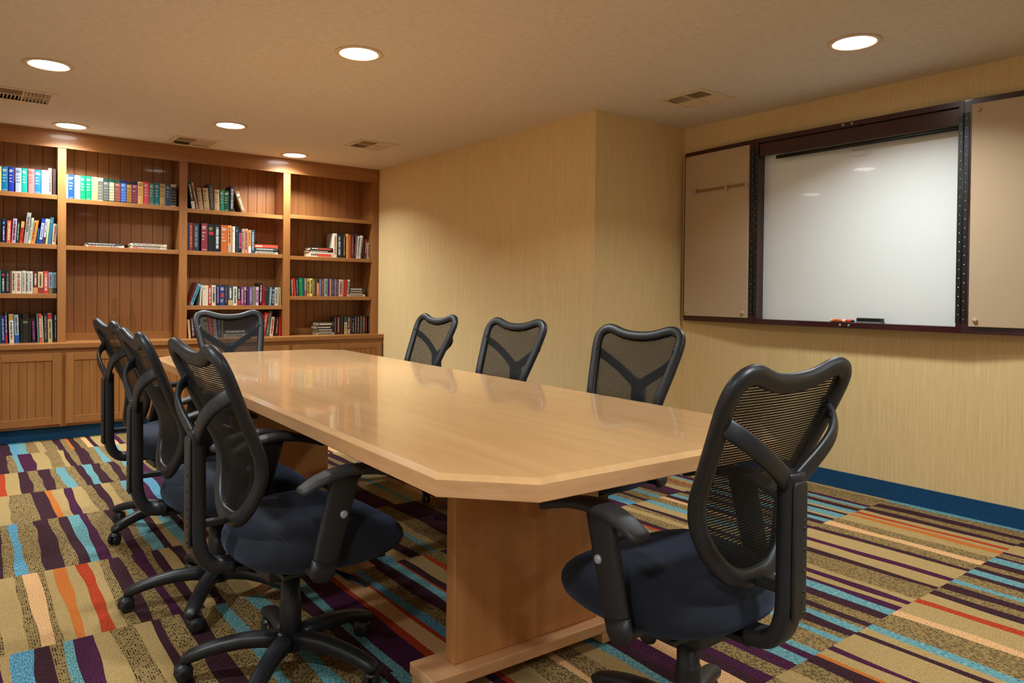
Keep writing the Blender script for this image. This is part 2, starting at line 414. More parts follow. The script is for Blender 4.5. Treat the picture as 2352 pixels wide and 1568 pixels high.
D_ = {
'A': [(0.218,0.254,'a'), (0.254,0.295,'d'), (0.295,0.322,'t'), (0.322,0.399,'p'), (0.399,0.481,'s'), (0.481,0.558,'d'), (0.558,0.59,'s'), (0.59,0.622,'a'), (0.622,0.663,'d'), (0.663,0.727,'a'), (0.727,0.786,'d'), (0.786,0.823,'t'), (0.823,0.896,'d'), (0.896,0.946,'t'), (0.946,1.02,'s'), (1.02,1.066,'a')],
'B': [(0.193,0.217,'r'), (0.217,0.289,'s'), (0.289,0.341,'a'), (0.341,0.394,'d'), (0.394,0.454,'a'), (0.454,0.502,'d'), (0.502,0.555,'t'), (0.555,0.603,'d'), (0.603,0.643,'a'), (0.643,0.696,'t'), (0.696,0.748,'a'), (0.748,0.793,'d'), (0.793,0.838,'a'), (0.838,0.886,'d'), (0.886,0.943,'t')],
'C': [(0.172,0.214,'s'), (0.214,0.321,'d'), (0.321,0.396,'a'), (0.396,0.428,'o'), (0.428,0.478,'s'), (0.478,0.521,'p'), (0.521,0.585,'s'), (0.585,0.635,'d'), (0.635,0.674,'a'), (0.674,0.728,'s'), (0.728,0.779,'d'), (0.779,0.815,'t')],
'D': [(0.146,0.185,'d'), (0.185,0.227,'b'), (0.227,0.29,'d'), (0.29,0.356,'a'), (0.356,0.405,'d'), (0.405,0.447,'a'), (0.447,0.492,'t'), (0.492,0.529,'p'), (0.529,0.611,'d'), (0.611,0.665,'a'), (0.665,0.702,'d'), (0.702,0.744,'t'), (0.744,0.781,'a'), (0.781,0.817,'s'), (0.817,0.866,'t'), (0.866,0.903,'a')],
'E': [(0.119,0.173,'s'), (0.173,0.209,'d'), (0.209,0.256,'h'), (0.256,0.28,'d'), (0.28,0.312,'s'), (0.312,0.349,'o'), (0.349,0.393,'s'), (0.393,0.433,'r'), (0.433,0.472,'s'), (0.472,0.511,'d'), (0.511,0.556,'a'), (0.556,0.61,'d'), (0.61,0.652,'p'), (0.652,0.684,'d'), (0.684,0.722,'a'), (0.722,0.768,'s'), (0.768,0.808,'a'), (0.808,0.858,'d')],
'F': [(0.099,0.127,'s'), (0.127,0.19,'b'), (0.19,0.234,'a'), (0.234,0.273,'d'), (0.273,0.301,'t'), (0.301,0.362,'p'), (0.362,0.415,'s'), (0.415,0.489,'d'), (0.489,0.538,'s'), (0.538,0.57,'a'), (0.57,0.628,'d'), (0.628,0.701,'a'), (0.701,0.759,'d'), (0.759,0.8,'t'), (0.8,0.874,'d'), (0.874,0.932,'t'), (0.932,1.018,'d'), (1.018,1.076,'a'), (1.076,1.109,'t'), (1.109,1.147,'p')],
'Fr': [(3.536,3.565,'d'), (3.565,3.613,'a'), (3.613,3.679,'t'), (3.679,3.721,'a'), (3.721,3.749,'s'), (3.749,3.82,'t'), (3.82,3.86,'a'), (3.86,3.89,'s'), (3.89,3.957,'t'), (3.957,4.004,'a'), (4.004,4.029,'d'), (4.029,4.07,'t'), (4.07,4.12,'p'), (4.12,4.298,'d')],
'G1': [(3.15,3.195,'a'), (3.195,3.292,'s'), (3.292,3.333,'p'), (3.333,3.47,'s'), (3.47,3.51,'a'), (3.51,3.602,'d'), (3.602,3.668,'h'), (3.668,3.754,'d'), (3.754,3.84,'s'), (3.84,3.885,'o'), (3.885,3.917,'s'), (3.917,3.954,'r'), (3.954,4.008,'s'), (4.008,4.062,'a'), (4.062,4.132,'d'), (4.132,4.202,'a'), (4.202,4.283,'d'), (4.283,4.344,'t')],
'G2': [(2.679,2.699,'d'), (2.699,2.752,'a'), (2.752,2.82,'t'), (2.82,2.863,'p'), (2.863,2.908,'s'), (2.908,2.946,'p'), (2.946,2.996,'s'), (2.996,3.146,'d')],
'G3': [(2.338,2.394,'d'), (2.394,2.432,'t'), (2.432,2.472,'d'), (2.472,2.524,'a'), (2.524,2.567,'t'), (2.567,2.595,'d'), (2.595,2.634,'a'), (2.634,2.663,'d')],
'H': [(2.624,2.779,'d'), (2.779,2.828,'h'), (2.828,2.961,'s'), (2.961,3.004,'r'), (3.004,3.087,'s'), (3.087,3.14,'a'), (3.14,3.195,'d'), (3.195,3.253,'a'), (3.253,3.297,'d'), (3.297,3.343,'t'), (3.343,3.41,'d'), (3.41,3.454,'a'), (3.454,3.521,'t'), (3.521,3.578,'a'), (3.578,3.626,'d'), (3.626,3.682,'a'), (3.682,3.764,'t'), (3.764,3.797,'p'), (3.797,3.844,'d'), (3.844,3.889,'p'), (3.889,4.029,'s'), (4.029,4.097,'a'), (4.097,4.161,'d')],
'H2': [(2.099,2.181,'d'), (2.181,2.249,'a'), (2.249,2.266,'o'), (2.266,2.322,'s'), (2.322,2.357,'p'), (2.357,2.507,'s'), (2.507,2.533,'a')]}
M = {}
M['maple'] = wood('maple_table', (212,164,114), (221,174,122), (228,184,134), (26,1.8,26), 0.17, 0.5, 0.01, 0.8)
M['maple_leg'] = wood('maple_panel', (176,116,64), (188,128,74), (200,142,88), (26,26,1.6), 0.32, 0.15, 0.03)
M['maple_edge'] = wood('maple_edge', (200,146,98), (210,158,110), (220,170,124), (10,10,60), 0.3, 0.3, 0.02)
M['oak'] = wood('bookcase_wood', (138,86,42), (152,98,50), (166,112,62), (22,22,1.3), 0.38, 0.2, 0.03)
M['oak_h'] = wood('bookcase_wood_horizontal', (140,88,42), (154,100,52), (168,114,64), (1.3,22,26), 0.36, 0.2, 0.03)
M['bead'] = wood('beadboard_wood', (132,80,40), (145,92,48), (157,105,58), (22,22,1.3), 0.45, 0.1, 0.03)
M['dark'] = wood('mahogany', (40,8,12), (52,12,16), (64,18,20), (14,3,30), 0.3, 0.3, 0.02)
M['dark_h'] = wood('mahogany_upright', (38,8,11), (50,11,15), (62,17,19), (14,30,3), 0.3, 0.3, 0.02)
M['ceiling'] = plain('ceiling_paint', (222,208,192), 0.9, 0.2)
M['cream'] = plain('cream_bounce_paint', (226,220,208), 0.85, 0.2)  # for unseen walls; colour chosen so bounced light is less orange
M['white'] = plain('white_enamel', (225,218,205), 0.5)
M['ventpaint'] = plain('vent_paint', (222,196,164), 0.55)
M['ventdark'] = plain('duct_black', (12,11,10), 0.9, 0.1)
M['black'] = plain('black_metal', (14,14,14), 0.45)
M['plastic'] = None
M['steel'] = plain('brushed_steel', (170,172,176), 0.35, 0.5, 0.85)
M['silver'] = plain('silver_plastic', (176,182,196), 0.32, 0.6, 0.25)
M['pages'] = plain('book_pages', (226,208,176), 0.85, 0.2)
k = N('blue_base', 0.75, 0.3); f = k.noise(k.coords((160,160,160)), 1.0, 3.0)
k.col(k.ramp(f, [(0.3, lin((8,54,92))), (0.7, lin((14,74,114)))])); M['blue'] = k.m
# wallpaper: fine vertical threads
k = N('wallpaper', 0.8, 0.25)
v = k.coords((330,330,3.0)); f = k.noise(v, 1.0, 2.0, 0.6)
v2 = k.coords((900,900,14)); f2 = k.noise(v2, 1.0, 1.0)
fm = k.math('ADD', k.math('MULTIPLY', f, 0.65), k.math('MULTIPLY', f2, 0.35))
k.col(k.ramp(fm, [(0.32, lin((206,174,118))), (0.5, lin((220,190,136))), (0.68, lin((230,202,150)))]))
k.bump(fm, 0.08, 0.0008); M['wall'] = k.m
# whiteboard
k = N('whiteboard_enamel', 0.14, 0.5); k.col(lin((226,228,226))); k.b.inputs['Coat Weight'].default_value = 0.3; M['board'] = k.m
# felt panel: small diamond weave
k = N('tack_fabric', 0.85, 0.2)
tc = k.coords((1,1,1)); sp = k.n('ShaderNodeSeparateXYZ'); k.l(tc, sp.inputs[0])
a = k.math('SINE', k.math('MULTIPLY', k.math('ADD', sp.outputs['Y'], sp.outputs['Z']), 500.0))
b = k.math('SINE', k.math('MULTIPLY', k.math('SUBTRACT', sp.outputs['Y'], sp.outputs['Z']), 500.0))
f = k.math('MULTIPLY', k.math('ADD', k.math('MULTIPLY', a, b), 1.0), 0.5)
k.col(k.ramp(f, [(0.2, lin((170,146,118))), (0.8, lin((204,178,146)))])); k.bump(f, 0.3, 0.001); M['felt'] = k.m
# chair plastic
k = N('chair_plastic', 0.42, 0.5); f = k.noise(k.coords((700,700,700)), 1.0, 2.0)
k.col(k.ramp(f, [(0.3, lin((24,25,29))), (0.7, lin((32,33,38)))])); k.bump(f, 0.12, 0.0006); M['plastic'] = k.m
k = N('armpad_rubber', 0.5, 0.45); f = k.noise(k.coords((500,500,500)), 1.0, 2.0)
k.col(k.ramp(f, [(0.3, lin((38,38,40))), (0.7, lin((48,48,50)))])); k.bump(f, 0.1, 0.0005); M['pad'] = k.m
# seat fabric
k = N('seat_fabric', 0.88, 0.25)
tc = k.coords((1,1,1)); sp = k.n('ShaderNodeSeparateXYZ'); k.l(tc, sp.inputs[0])
a = k.math('SINE', k.math('MULTIPLY', k.math('ADD', sp.outputs['X'], sp.outputs['Z']), 1400.0))
b = k.math('SINE', k.math('MULTIPLY', sp.outputs['Y'], 1400.0))
f = k.math('MULTIPLY', k.math('ADD', k.math('MULTIPLY', a, b), 1.0), 0.5)
k.col(k.ramp(f, [(0.1, lin((22,24,30))), (0.9, lin((37,40,49)))])); k.bump(f, 0.3, 0.0008)
k.b.inputs['Sheen Weight'].default_value = 0.35; k.b.inputs['Sheen Tint'].default_value = lin((120,140,180)); M['seat'] = k.m
# back mesh: woven netting with staggered open cells
k = N('chair_netting', 0.6, 0.3); k.col(lin((17,17,18)))
tc = k.coords((1,1,1)); sp = k.n('ShaderNodeSeparateXYZ'); k.l(tc, sp.inputs[0])
rz = k.math('DIVIDE', sp.outputs['Z'], 0.0066); row_ = k.math('FLOOR', rz)
fz = k.math('ABSOLUTE', k.math('SUBTRACT', k.math('FRACT', rz), 0.5))
rx = k.math('ADD', k.math('DIVIDE', sp.outputs['X'], 0.0054), k.math('MULTIPLY', k.math('MODULO', row_, 2.0), 0.5))
fx = k.math('ABSOLUTE', k.math('SUBTRACT', k.math('FRACT', k.math('ADD', rx, 200.0)), 0.5))
hole = k.math('MULTIPLY', k.math('LESS_THAN', fz, 0.25), k.math('LESS_THAN', fx, 0.37))
tr = k.n('ShaderNodeBsdfTransparent'); ms = k.n('ShaderNodeMixShader'); out = k.t.nodes['Material Output']
k.l(hole, ms.inputs[0]); k.l(k.b.outputs[0], ms.inputs[1]); k.l(tr.outputs[0], ms.inputs[2]); k.l(ms.outputs[0], out.inputs['Surface'])
M['net'] = k.m
# book cover colour travels on each book
def objcol(name, rough):
    k = N(name, rough, 0.45); oi = k.n('ShaderNodeObjectInfo')
    f = k.noise(k.coords((90,90,30)), 1.0, 3.0)
    k.col(k.mix(k.math('MULTIPLY', f, 0.22), oi.outputs['Color'], (0,0,0,1))); return k.m
M['cover'] = objcol('book_cover', 0.42); M['ink'] = objcol('printed_ink', 0.5)
# clear glass
k = N('clear_glass', 0.05, 0.5); k.col(lin((230,236,226)))
lw = k.n('ShaderNodeLayerWeight'); lw.inputs['Blend'].default_value = 0.25
gl = k.n('ShaderNodeBsdfGlossy'); gl.inputs['Roughness'].default_value = 0.04; tr = k.n('ShaderNodeBsdfTransparent'); tr.inputs['Color'].default_value = lin((248,249,244)); ms = k.n('ShaderNodeMixShader')
k.l(k.math('MULTIPLY', lw.outputs['Facing'], 0.16), ms.inputs[0]); k.l(tr.outputs[0], ms.inputs[1]); k.l(gl.outputs[0], ms.inputs[2]); k.l(ms.outputs[0], k.t.nodes['Material Output'].inputs['Surface']); M['glass'] = k.m
# lamp lens
k = N('lamp_lens', 0.4); k.col((1,1,1,1)); k.b.inputs['Emission Color'].default_value = (1.0, 0.97, 0.92, 1); k.b.inputs['Emission Strength'].default_value = 20.0; M['lens'] = k.m
# carpet yarns
def carpet(name, stops, scale=(330,190,330), lines=None, dark=1.0):
    k = N(name, 0.95, 0.1); f = k.noise(k.coords(scale), 1.0, 1.5, 0.5)
    c = k.ramp(f, [(p, tuple(v*dark for v in q[:3]) + (1,)) for p, q in stops])
    if lines:   # broken dark lines of stitching along the stripe
        tc = k.coords((1,1,1)); sp = k.n('ShaderNodeSeparateXYZ'); k.l(tc, sp.inputs[0])
        q = k.math('DIVIDE', sp.outputs['X'], lines[0]); rw = k.math('FLOOR', q)
        dx = k.math('ABSOLUTE', k.math('SUBTRACT', k.math('FRACT', q), 0.5))
        cb = k.n('ShaderNodeCombineXYZ'); k.l(k.math('MULTIPLY', rw, 7.31), cb.inputs[0]); k.l(k.math('MULTIPLY', sp.outputs['Y'], 75.0), cb.inputs[1])
        g = k.noise(cb.outputs[0], 1.0, 0.0, 0.5)
        c = k.mix(k.math('MULTIPLY', k.math('LESS_THAN', dx, 0.27), k.math('GREATER_THAN', g, lines[1])), c, lines[2])
    k.col(c); k.bump(f, 0.5, 0.003); return k.m
L_ = lin
YARN = [
 ('d', carpet('carpet_tan_dashed', [(0.38, L_((112,90,54))), (0.62, L_((150,124,80)))], lines=(0.0072, 0.53, L_((52,40,24))))),
 ('s', carpet('carpet_tan_flecked', [(0.36, L_((112,106,74))), (0.45, L_((150,130,84))), (0.54, L_((172,146,96))), (0.60, L_((172,128,78))), (0.66, L_((158,92,48)))])),
 ('h', carpet('carpet_peach', [(0.38, L_((170,100,60))), (0.48, L_((198,152,104))), (0.62, L_((212,176,126)))])),
 ('a', carpet('carpet_aubergine', [(0.36, L_((34,16,20))), (0.58, L_((58,30,36))), (0.68, L_((88,60,76)))])),
 ('p', carpet('carpet_purple', [(0.36, L_((42,12,32))), (0.58, L_((70,26,52))), (0.68, L_((98,60,88)))])),
 ('t', carpet('carpet_teal', [(0.38, L_((58,104,114))), (0.5, L_((84,136,144))), (0.66, L_((136,160,146)))], (330,70,330))),
 ('b', carpet('carpet_blue', [(0.38, L_((48,98,126))), (0.5, L_((74,130,156))), (0.66, L_((122,162,168)))], (330,70,330))),
 ('o', carpet('carpet_orange', [(0.38, L_((156,82,30))), (0.62, L_((186,108,46)))])),
 ('r', carpet('carpet_red', [(0.38, L_((136,34,14))), (0.56, L_((164,52,26))), (0.66, L_((188,98,54)))])),
]
YI = {c: i for i, (c, m) in enumerate(YARN)}

# ------------------------------------------------------------------ room dimensions (metres, camera stands at x=0 y=0)
H = 2.437; XR = 3.417; XW = 4.337; YJ = 3.560; XL = -1.15; YBK = 7.03; YF = -4.2
YB = 6.749; YC = 6.6135

def room():
    mb = MB(); Y = [YF, -3.6, -3.0, -2.3, -1.6, -0.9, -0.2, 0.53, 1.27, 2.0, 2.82, 3.58, 4.38, 5.0, 5.6, 6.2, YBK]
    lists = {8: D_['E'], 9: D_['D'], 10: D_['C'], 11: D_['B'], 12: D_['A'], 7: D_['F'] + D_['Fr'], 6: D_['G3'] + D_['G2'] + D_['G1'], 5: D_['H2'] + D_['H']}
    lists = {i+2: v for i, v in lists.items()}
    rnd = random.Random(11)
    def filler(a, b):
        out = []; x = a; last = 'a'
        while x < b - 0.004:
            c = rnd.choice('ddddsssaaaapptth') if rnd.random() > 0.06 else rnd.choice('orb')
            if c == last: continue
            w = {'d': .06, 's': .07, 'h': .05, 'a': .05, 'p': .045, 't': .045, 'b': .05, 'o': .025, 'r': .02}[c]*rnd.uniform(0.55, 1.5)
            e = min(b, x + w)
            if b - e < 0.015: e = b
            out.append((x, e, c)); x = e; last = c
        return out
    for k in range(len(Y)-1):
        known = sorted(lists.get(k, [])); cells = []; x = XL - 0.02
        for a, b, c in known:
            if b <= x: continue
            if a > x + 0.012: cells += filler(x, a)
            elif cells: cells[-1] = (cells[-1][0], a, cells[-1][2])
            a = max(a, x) if a > x else a
            cells.append((a, b, c)); x = b
        cells += filler(x, XW + 0.02)
        y0, y1 = Y[k], Y[k+1]; ns = 14
        cols = []
        xs = [cells[0][0]] + [c[1] for c in cells]
        for i, xx in enumerate(xs):
            amp = 0.0 if i in (0, len(xs)-1) else min(0.0075, 0.16*min(cells[min(i, len(cells)-1)][1]-cells[min(i, len(cells)-1)][0], cells[i-1][1]-cells[i-1][0]))
            p1, p2, q1, q2 = [rnd.uniform(0, 6.28) for _ in range(4)]
            f1, f2 = rnd.uniform(3, 7), rnd.uniform(10, 22)
            cols.append([(xx + amp*(math.sin(f1*(y-y0)+p1) + 0.4*math.sin(f2*(y-y0)+p2)), y, 0.0) for y in [y0+(y1-y0)*j/ns for j in range(ns+1)]])
        o = [mb.verts(c) for c in cols]
        for i, cc in enumerate(cells):
            for j in range(ns):
                mb.face((o[i]+j, o[i+1]+j, o[i+1]+j+1, o[i]+j+1), YI[cc[2]])
    fl = mb.build('floor', [m for c, m in YARN]); struct(fl)
    def wall(name, *b, mat='wall'):
        w = MB(); w.box(*b); return struct(w.build(name, M[mat]))
    wall('wall_right', XR, XR+.12, YJ, YBK+.1, 0, H)
    wall('wall_return', XR+.12, XW+.25, YJ, YJ+.12, 0, H)
    wall('wall_whiteboard', XW, XW+.12, YF-.1, YJ, 0, H)
    wall('wall_back', XL-.1, XR, YBK, YBK+.1, 0, H)
    wall('wall_left', XL-.1, XL, YF-.1, YBK, 0, H, mat='cream')
    wall('wall_front', XL, XW, YF-.1, YF, 0, H, mat='cream')
    b = MB(); b.box(XW-.008, XW-.0005, YF, YJ, 0.0005, 0.1016); b.box(XW-.0075, XW-.0005, YF, YJ, 0.1016, .1045)
    struct(b.build('baseboard_whiteboard', M['blue']))
    b = MB(); b.box(XR+.12, XW-.009, YJ-.008, YJ-.0005, 0.0005, 0.1016); struct(b.build('baseboard_return', M['blue']))
    b = MB(); b.box(XR-.008, XR-.0005, YJ, YC+.03, 0.0005, 0.1016); struct(b.build('baseboard_right', M['blue']))
    b = MB(); b.box(XL+.002, XR-.01, YC+.06, YC+.075, 0.0005, 0.104); struct(b.build('baseboard_cabinet', M['blue']))

def part(mb, name, mat, T, label=None):
    o = mb.build(name, mat, T, label=label); l = T.location
    o.location = (-l.x, -l.y, -l.z); return o
def sub(mb, name, mat, P, label=None):
    return mb.build(name, mat, P, label=label)

# ------------------------------------------------------------------ bookcase, worktop and base cabinets
STILE = [(-.305, -.245), (.610, .668), (1.510, 1.573), (2.424, 2.490), (3.346, 3.408)]
BAYS = [(XL+.015, -.305), (-.245, .610), (.668, 1.510), (1.573, 2.424), (2.490, 3.346)]
SHELF = [[1.92, 1.53, 1.14], [1.928, 1.534, 1.143], [1.908, 1.531], [1.900, 1.531, 1.048], [1.915, 1.522, 1.137]]
WT = 0.758
def bookcase():
    T = thing('bookcase', 'built-in maple bookcase with beadboard back, full of books', 'bookcase', (1.1, YB, WT))
    mb = MB(); mb.box(XL+.002, 3.408, YB-.004, YB+.02, 2.302, H-.024); part(mb, 'header', M['oak_h'], T)
    mb = MB(); mb.box(XL+.002, 3.411, YB-.012, YB+.02, H-.0239, H-.0005); part(mb, 'crown_strip', M['oak_h'], T)
    for i, (a, b) in enumerate(STILE):
        mb = MB(); mb.box(a, b, YB, YB+.02, WT+.0005, 2.302)
        if i < 4: mb.box(a+.004, b-.004, YB+.02, YBK-.03, WT+.0005, 2.40)
        else: mb.box(a, b-.004, YB+.02, YBK-.03, WT+.0005, 2.40); mb.box(b-.004, b+.006, YB-.006, YB+.02, WT+.0005, H-.024)
        part(mb, 'stile', M['oak'], T)
    for i, (a, b) in enumerate(BAYS):
        mb = MB(); n = max(2, round((b-a)/.0835)); w = (b-a+.008)/n; g = 0.0052
        for q in range(n):
            x0 = a-.004 + q*w
            o = mb.verts([(x0+g/2, YBK-.034, WT+.0005), (x0+w-g/2, YBK-.034, WT+.0005), (x0+w-g/2, YBK-.034, 2.4), (x0+g/2, YBK-.034, 2.4),
                          (x0, YBK-.0278, WT+.0005), (x0+w, YBK-.0278, WT+.0005), (x0+w, YBK-.028, 2.4), (x0, YBK-.028, 2.4)])
            mb.face((o, o+1, o+2, o+3)); mb.face((o+4, o, o+3, o+7)); mb.face((o+1, o+5, o+6, o+2))
        mb.box(a-.004, b+.004, YBK-.0275, YBK-.004, WT+.0005, 2.41)
        part(mb, 'back_panel', M['bead'], T)
        mb = MB(); mb.box(a+.0005, b-.0005, YBK-.044, YBK-.0345, WT+.001, WT+.062); part(mb, 'back_rail', M['oak_h'], T)
        for z in SHELF[i]:
            mb = MB(); mb.box(a+.001, b-.001, YB+.010, YB+.032, z-.036, z, b=.002); mb.box(a+.001, b-.001, YB+.032, YBK-.035, z-.022, z)
            part(mb, 'shelf', M['oak_h'], T)
    mb = MB(); mb.box(XL+.002, XR-.0015, YC, YBK-.002, WT-.040, WT, b=.003)
    tag(mb.build('worktop', M['oak_h']), 'long maple worktop running along the base cabinets under the bookcase', 'worktop')
    desc = ['base cabinet with two beadboard doors by the unseen side wall', 'base cabinet with two beadboard doors, nearly all clear of the chairs',
            'base cabinet with two beadboard doors behind the row of chair backs', 'base cabinet with two beadboard doors behind the chair at the table head', 'base cabinet with two beadboard doors against the yellow wall']
    for i in range(5):
        x0 = (XL+.002) if i == 0 else (STILE[i-1][0]+STILE[i-1][1])/2; x1 = (STILE[i][0]+STILE[i][1])/2 if i < 4 else 3.411
        t = thing('base_cabinet', desc[i], 'cabinet', ((x0+x1)/2, YC+.02, 0.105), group='base cabinets under the bookcase')
        F = YC+.022
        for nm, q, mt in (('face_rail', (x0+.033, x1-.033, F, F+.02, .105, .130), 'oak_h'), ('face_rail', (x0+.033, x1-.033, F, F+.02, .672, WT-.041), 'oak_h'),
                          ('face_stile', (x0+.0007, x0+.0328, F, F+.02, .105, WT-.041), 'oak'), ('face_stile', (x1-.0328, x1-.0007, F, F+.02, .105, WT-.041), 'oak'),
                          ('side_panel', (x0+.0007, x0+.018, F+.0202, YBK-.006, .105, WT-.041), 'oak'), ('side_panel', (x1-.018, x1-.0007, F+.0202, YBK-.006, .105, WT-.041), 'oak'),
                          ('bottom_panel', (x0+.0182, x1-.0182, F+.0202, YBK-.021, .105, .125), 'oak_h')):
            mb = MB(); mb.box(*q); part(mb, nm, M[mt], t)
        m_ = (x0+x1)/2
        for a, b in ((x0+.015, m_-.0015), (m_+.0015, x1-.015)):
            mb = MB(); zz0, zz1, r = .126, .682, .058; f0, f1 = F-.020, F-.001
            n = 6; w = (b-a-2*r)/n
            for q in range(n):
                u = a+r+q*w; g = .003
                o = mb.verts([(u+g, f0+.007, zz0+r), (u+w-g, f0+.007, zz0+r), (u+w-g, f0+.007, zz1-r), (u+g, f0+.007, zz1-r), (u, f0+.011, zz0+r), (u+w, f0+.011, zz0+r), (u+w, f0+.011, zz1-r), (u, f0+.011, zz1-r)])
                mb.face((o, o+1, o+2, o+3)); mb.face((o+4, o, o+3, o+7)); mb.face((o+1, o+5, o+6, o+2))
            mb.box(a+r, b-r, f0+.0112, f0+.016, zz0+r, zz1-r)
            d = part(mb, 'door', M['oak'], t)
            for u0, u1 in ((a, a+r), (b-r, b)):
                mb = MB(); mb.box(u0, u1, f0, f1, zz0, zz1, b=.002); sub(mb, 'door_stile', M['oak'], d)
            for z0, z1 in ((zz0, zz0+r), (zz1-r, zz1)):
                mb = MB(); mb.box(a+r+.0002, b-r-.0002, f0+.0004, f1, z0, z1, b=.002); sub(mb, 'door_rail', M['oak_h'], d)

# ------------------------------------------------------------------ books
SHZ = {'11': 1.928, '12': 1.534, '13': 1.143, '14': WT, '21': 1.908, '22': 1.531, '31': 1.900, '32': 1.531, '33': 1.048, '34': WT, '42': 1.522, '43': 1.137, '44': WT}
BAYNAME = {'1': 'edge bay', '2': 'bottle bay', '3': 'head-chair bay', '4': 'wall bay'}
SHNAME = {'1': 'top shelf', '2': 'second shelf', '3': 'third shelf', '4': 'worktop'}
BAYX = {'1': BAYS[1], '2': BAYS[2], '3': BAYS[3], '4': BAYS[4]}
def bk_mesh(w, d, h, x0=0.0):
    t = min(.0022, w*.14)
    mb = MB()
    mb.box(x0, x0+t, 0.001, d, 0, h); mb.box(x0+w-t, x0+w, 0.001, d, 0, h)
    n = 5; sp = []
    for i in range(n+1):
        u = i/n; sp.append((x0+w*u, -0.0016*math.sin(PI*u)*(1 if w > .012 else .6)+.001))
    poly = sp + [(x0+w-t, .004), (x0+t, .004)]
    mb.prism(poly, 0, h)
    pg = MB(); pg.box(x0+t+.0002, x0+w-t-.0002, .0042, d-.004, .003, h-.003)
    return mb, pg
def quad(mb, x0, x1, z0, z1, y=-.0012):
    mb.box(x0, x1, y, y+.0006, z0, z1)
def ink_for(c, st, c2):
    l = 0.3*c[0]+0.6*c[1]+0.1*c[2]
    return (235, 228, 210) if l < 140 else (96, 74, 60)
def text_mesh(body, size, w, h, x0, vertical=True):
    cu = bpy.data.curves.new('t', 'FONT'); cu.body = body; cu.align_x = 'CENTER'; cu.align_y = 'CENTER'; cu.size = 1.0
    to = bpy.data.objects.new('t', cu); C.objects.link(to)
    dg = bpy.context.evaluated_depsgraph_get(); me = bpy.data.meshes.new_from_object(to.evaluated_get(dg))
    bpy.data.objects.remove(to); bpy.data.curves.remove(cu)
    xs = [v.co.x for v in me.vertices]; ys = [v.co.y for v in me.vertices]
    sx = h/(max(xs)-min(xs)); sy = w/(max(ys)-min(ys)); cx = (max(xs)+min(xs))/2; cy = (max(ys)+min(ys))/2
    for v in me.vertices:
        a, b = (v.co.x-cx)*sx, (v.co.y-cy)*sy
        v.co = (x0+b, -.0014, size-a) if vertical else (x0+a, -.0014, size+b)
    return me
def rgba(c): return lin([v*.93 for v in c])
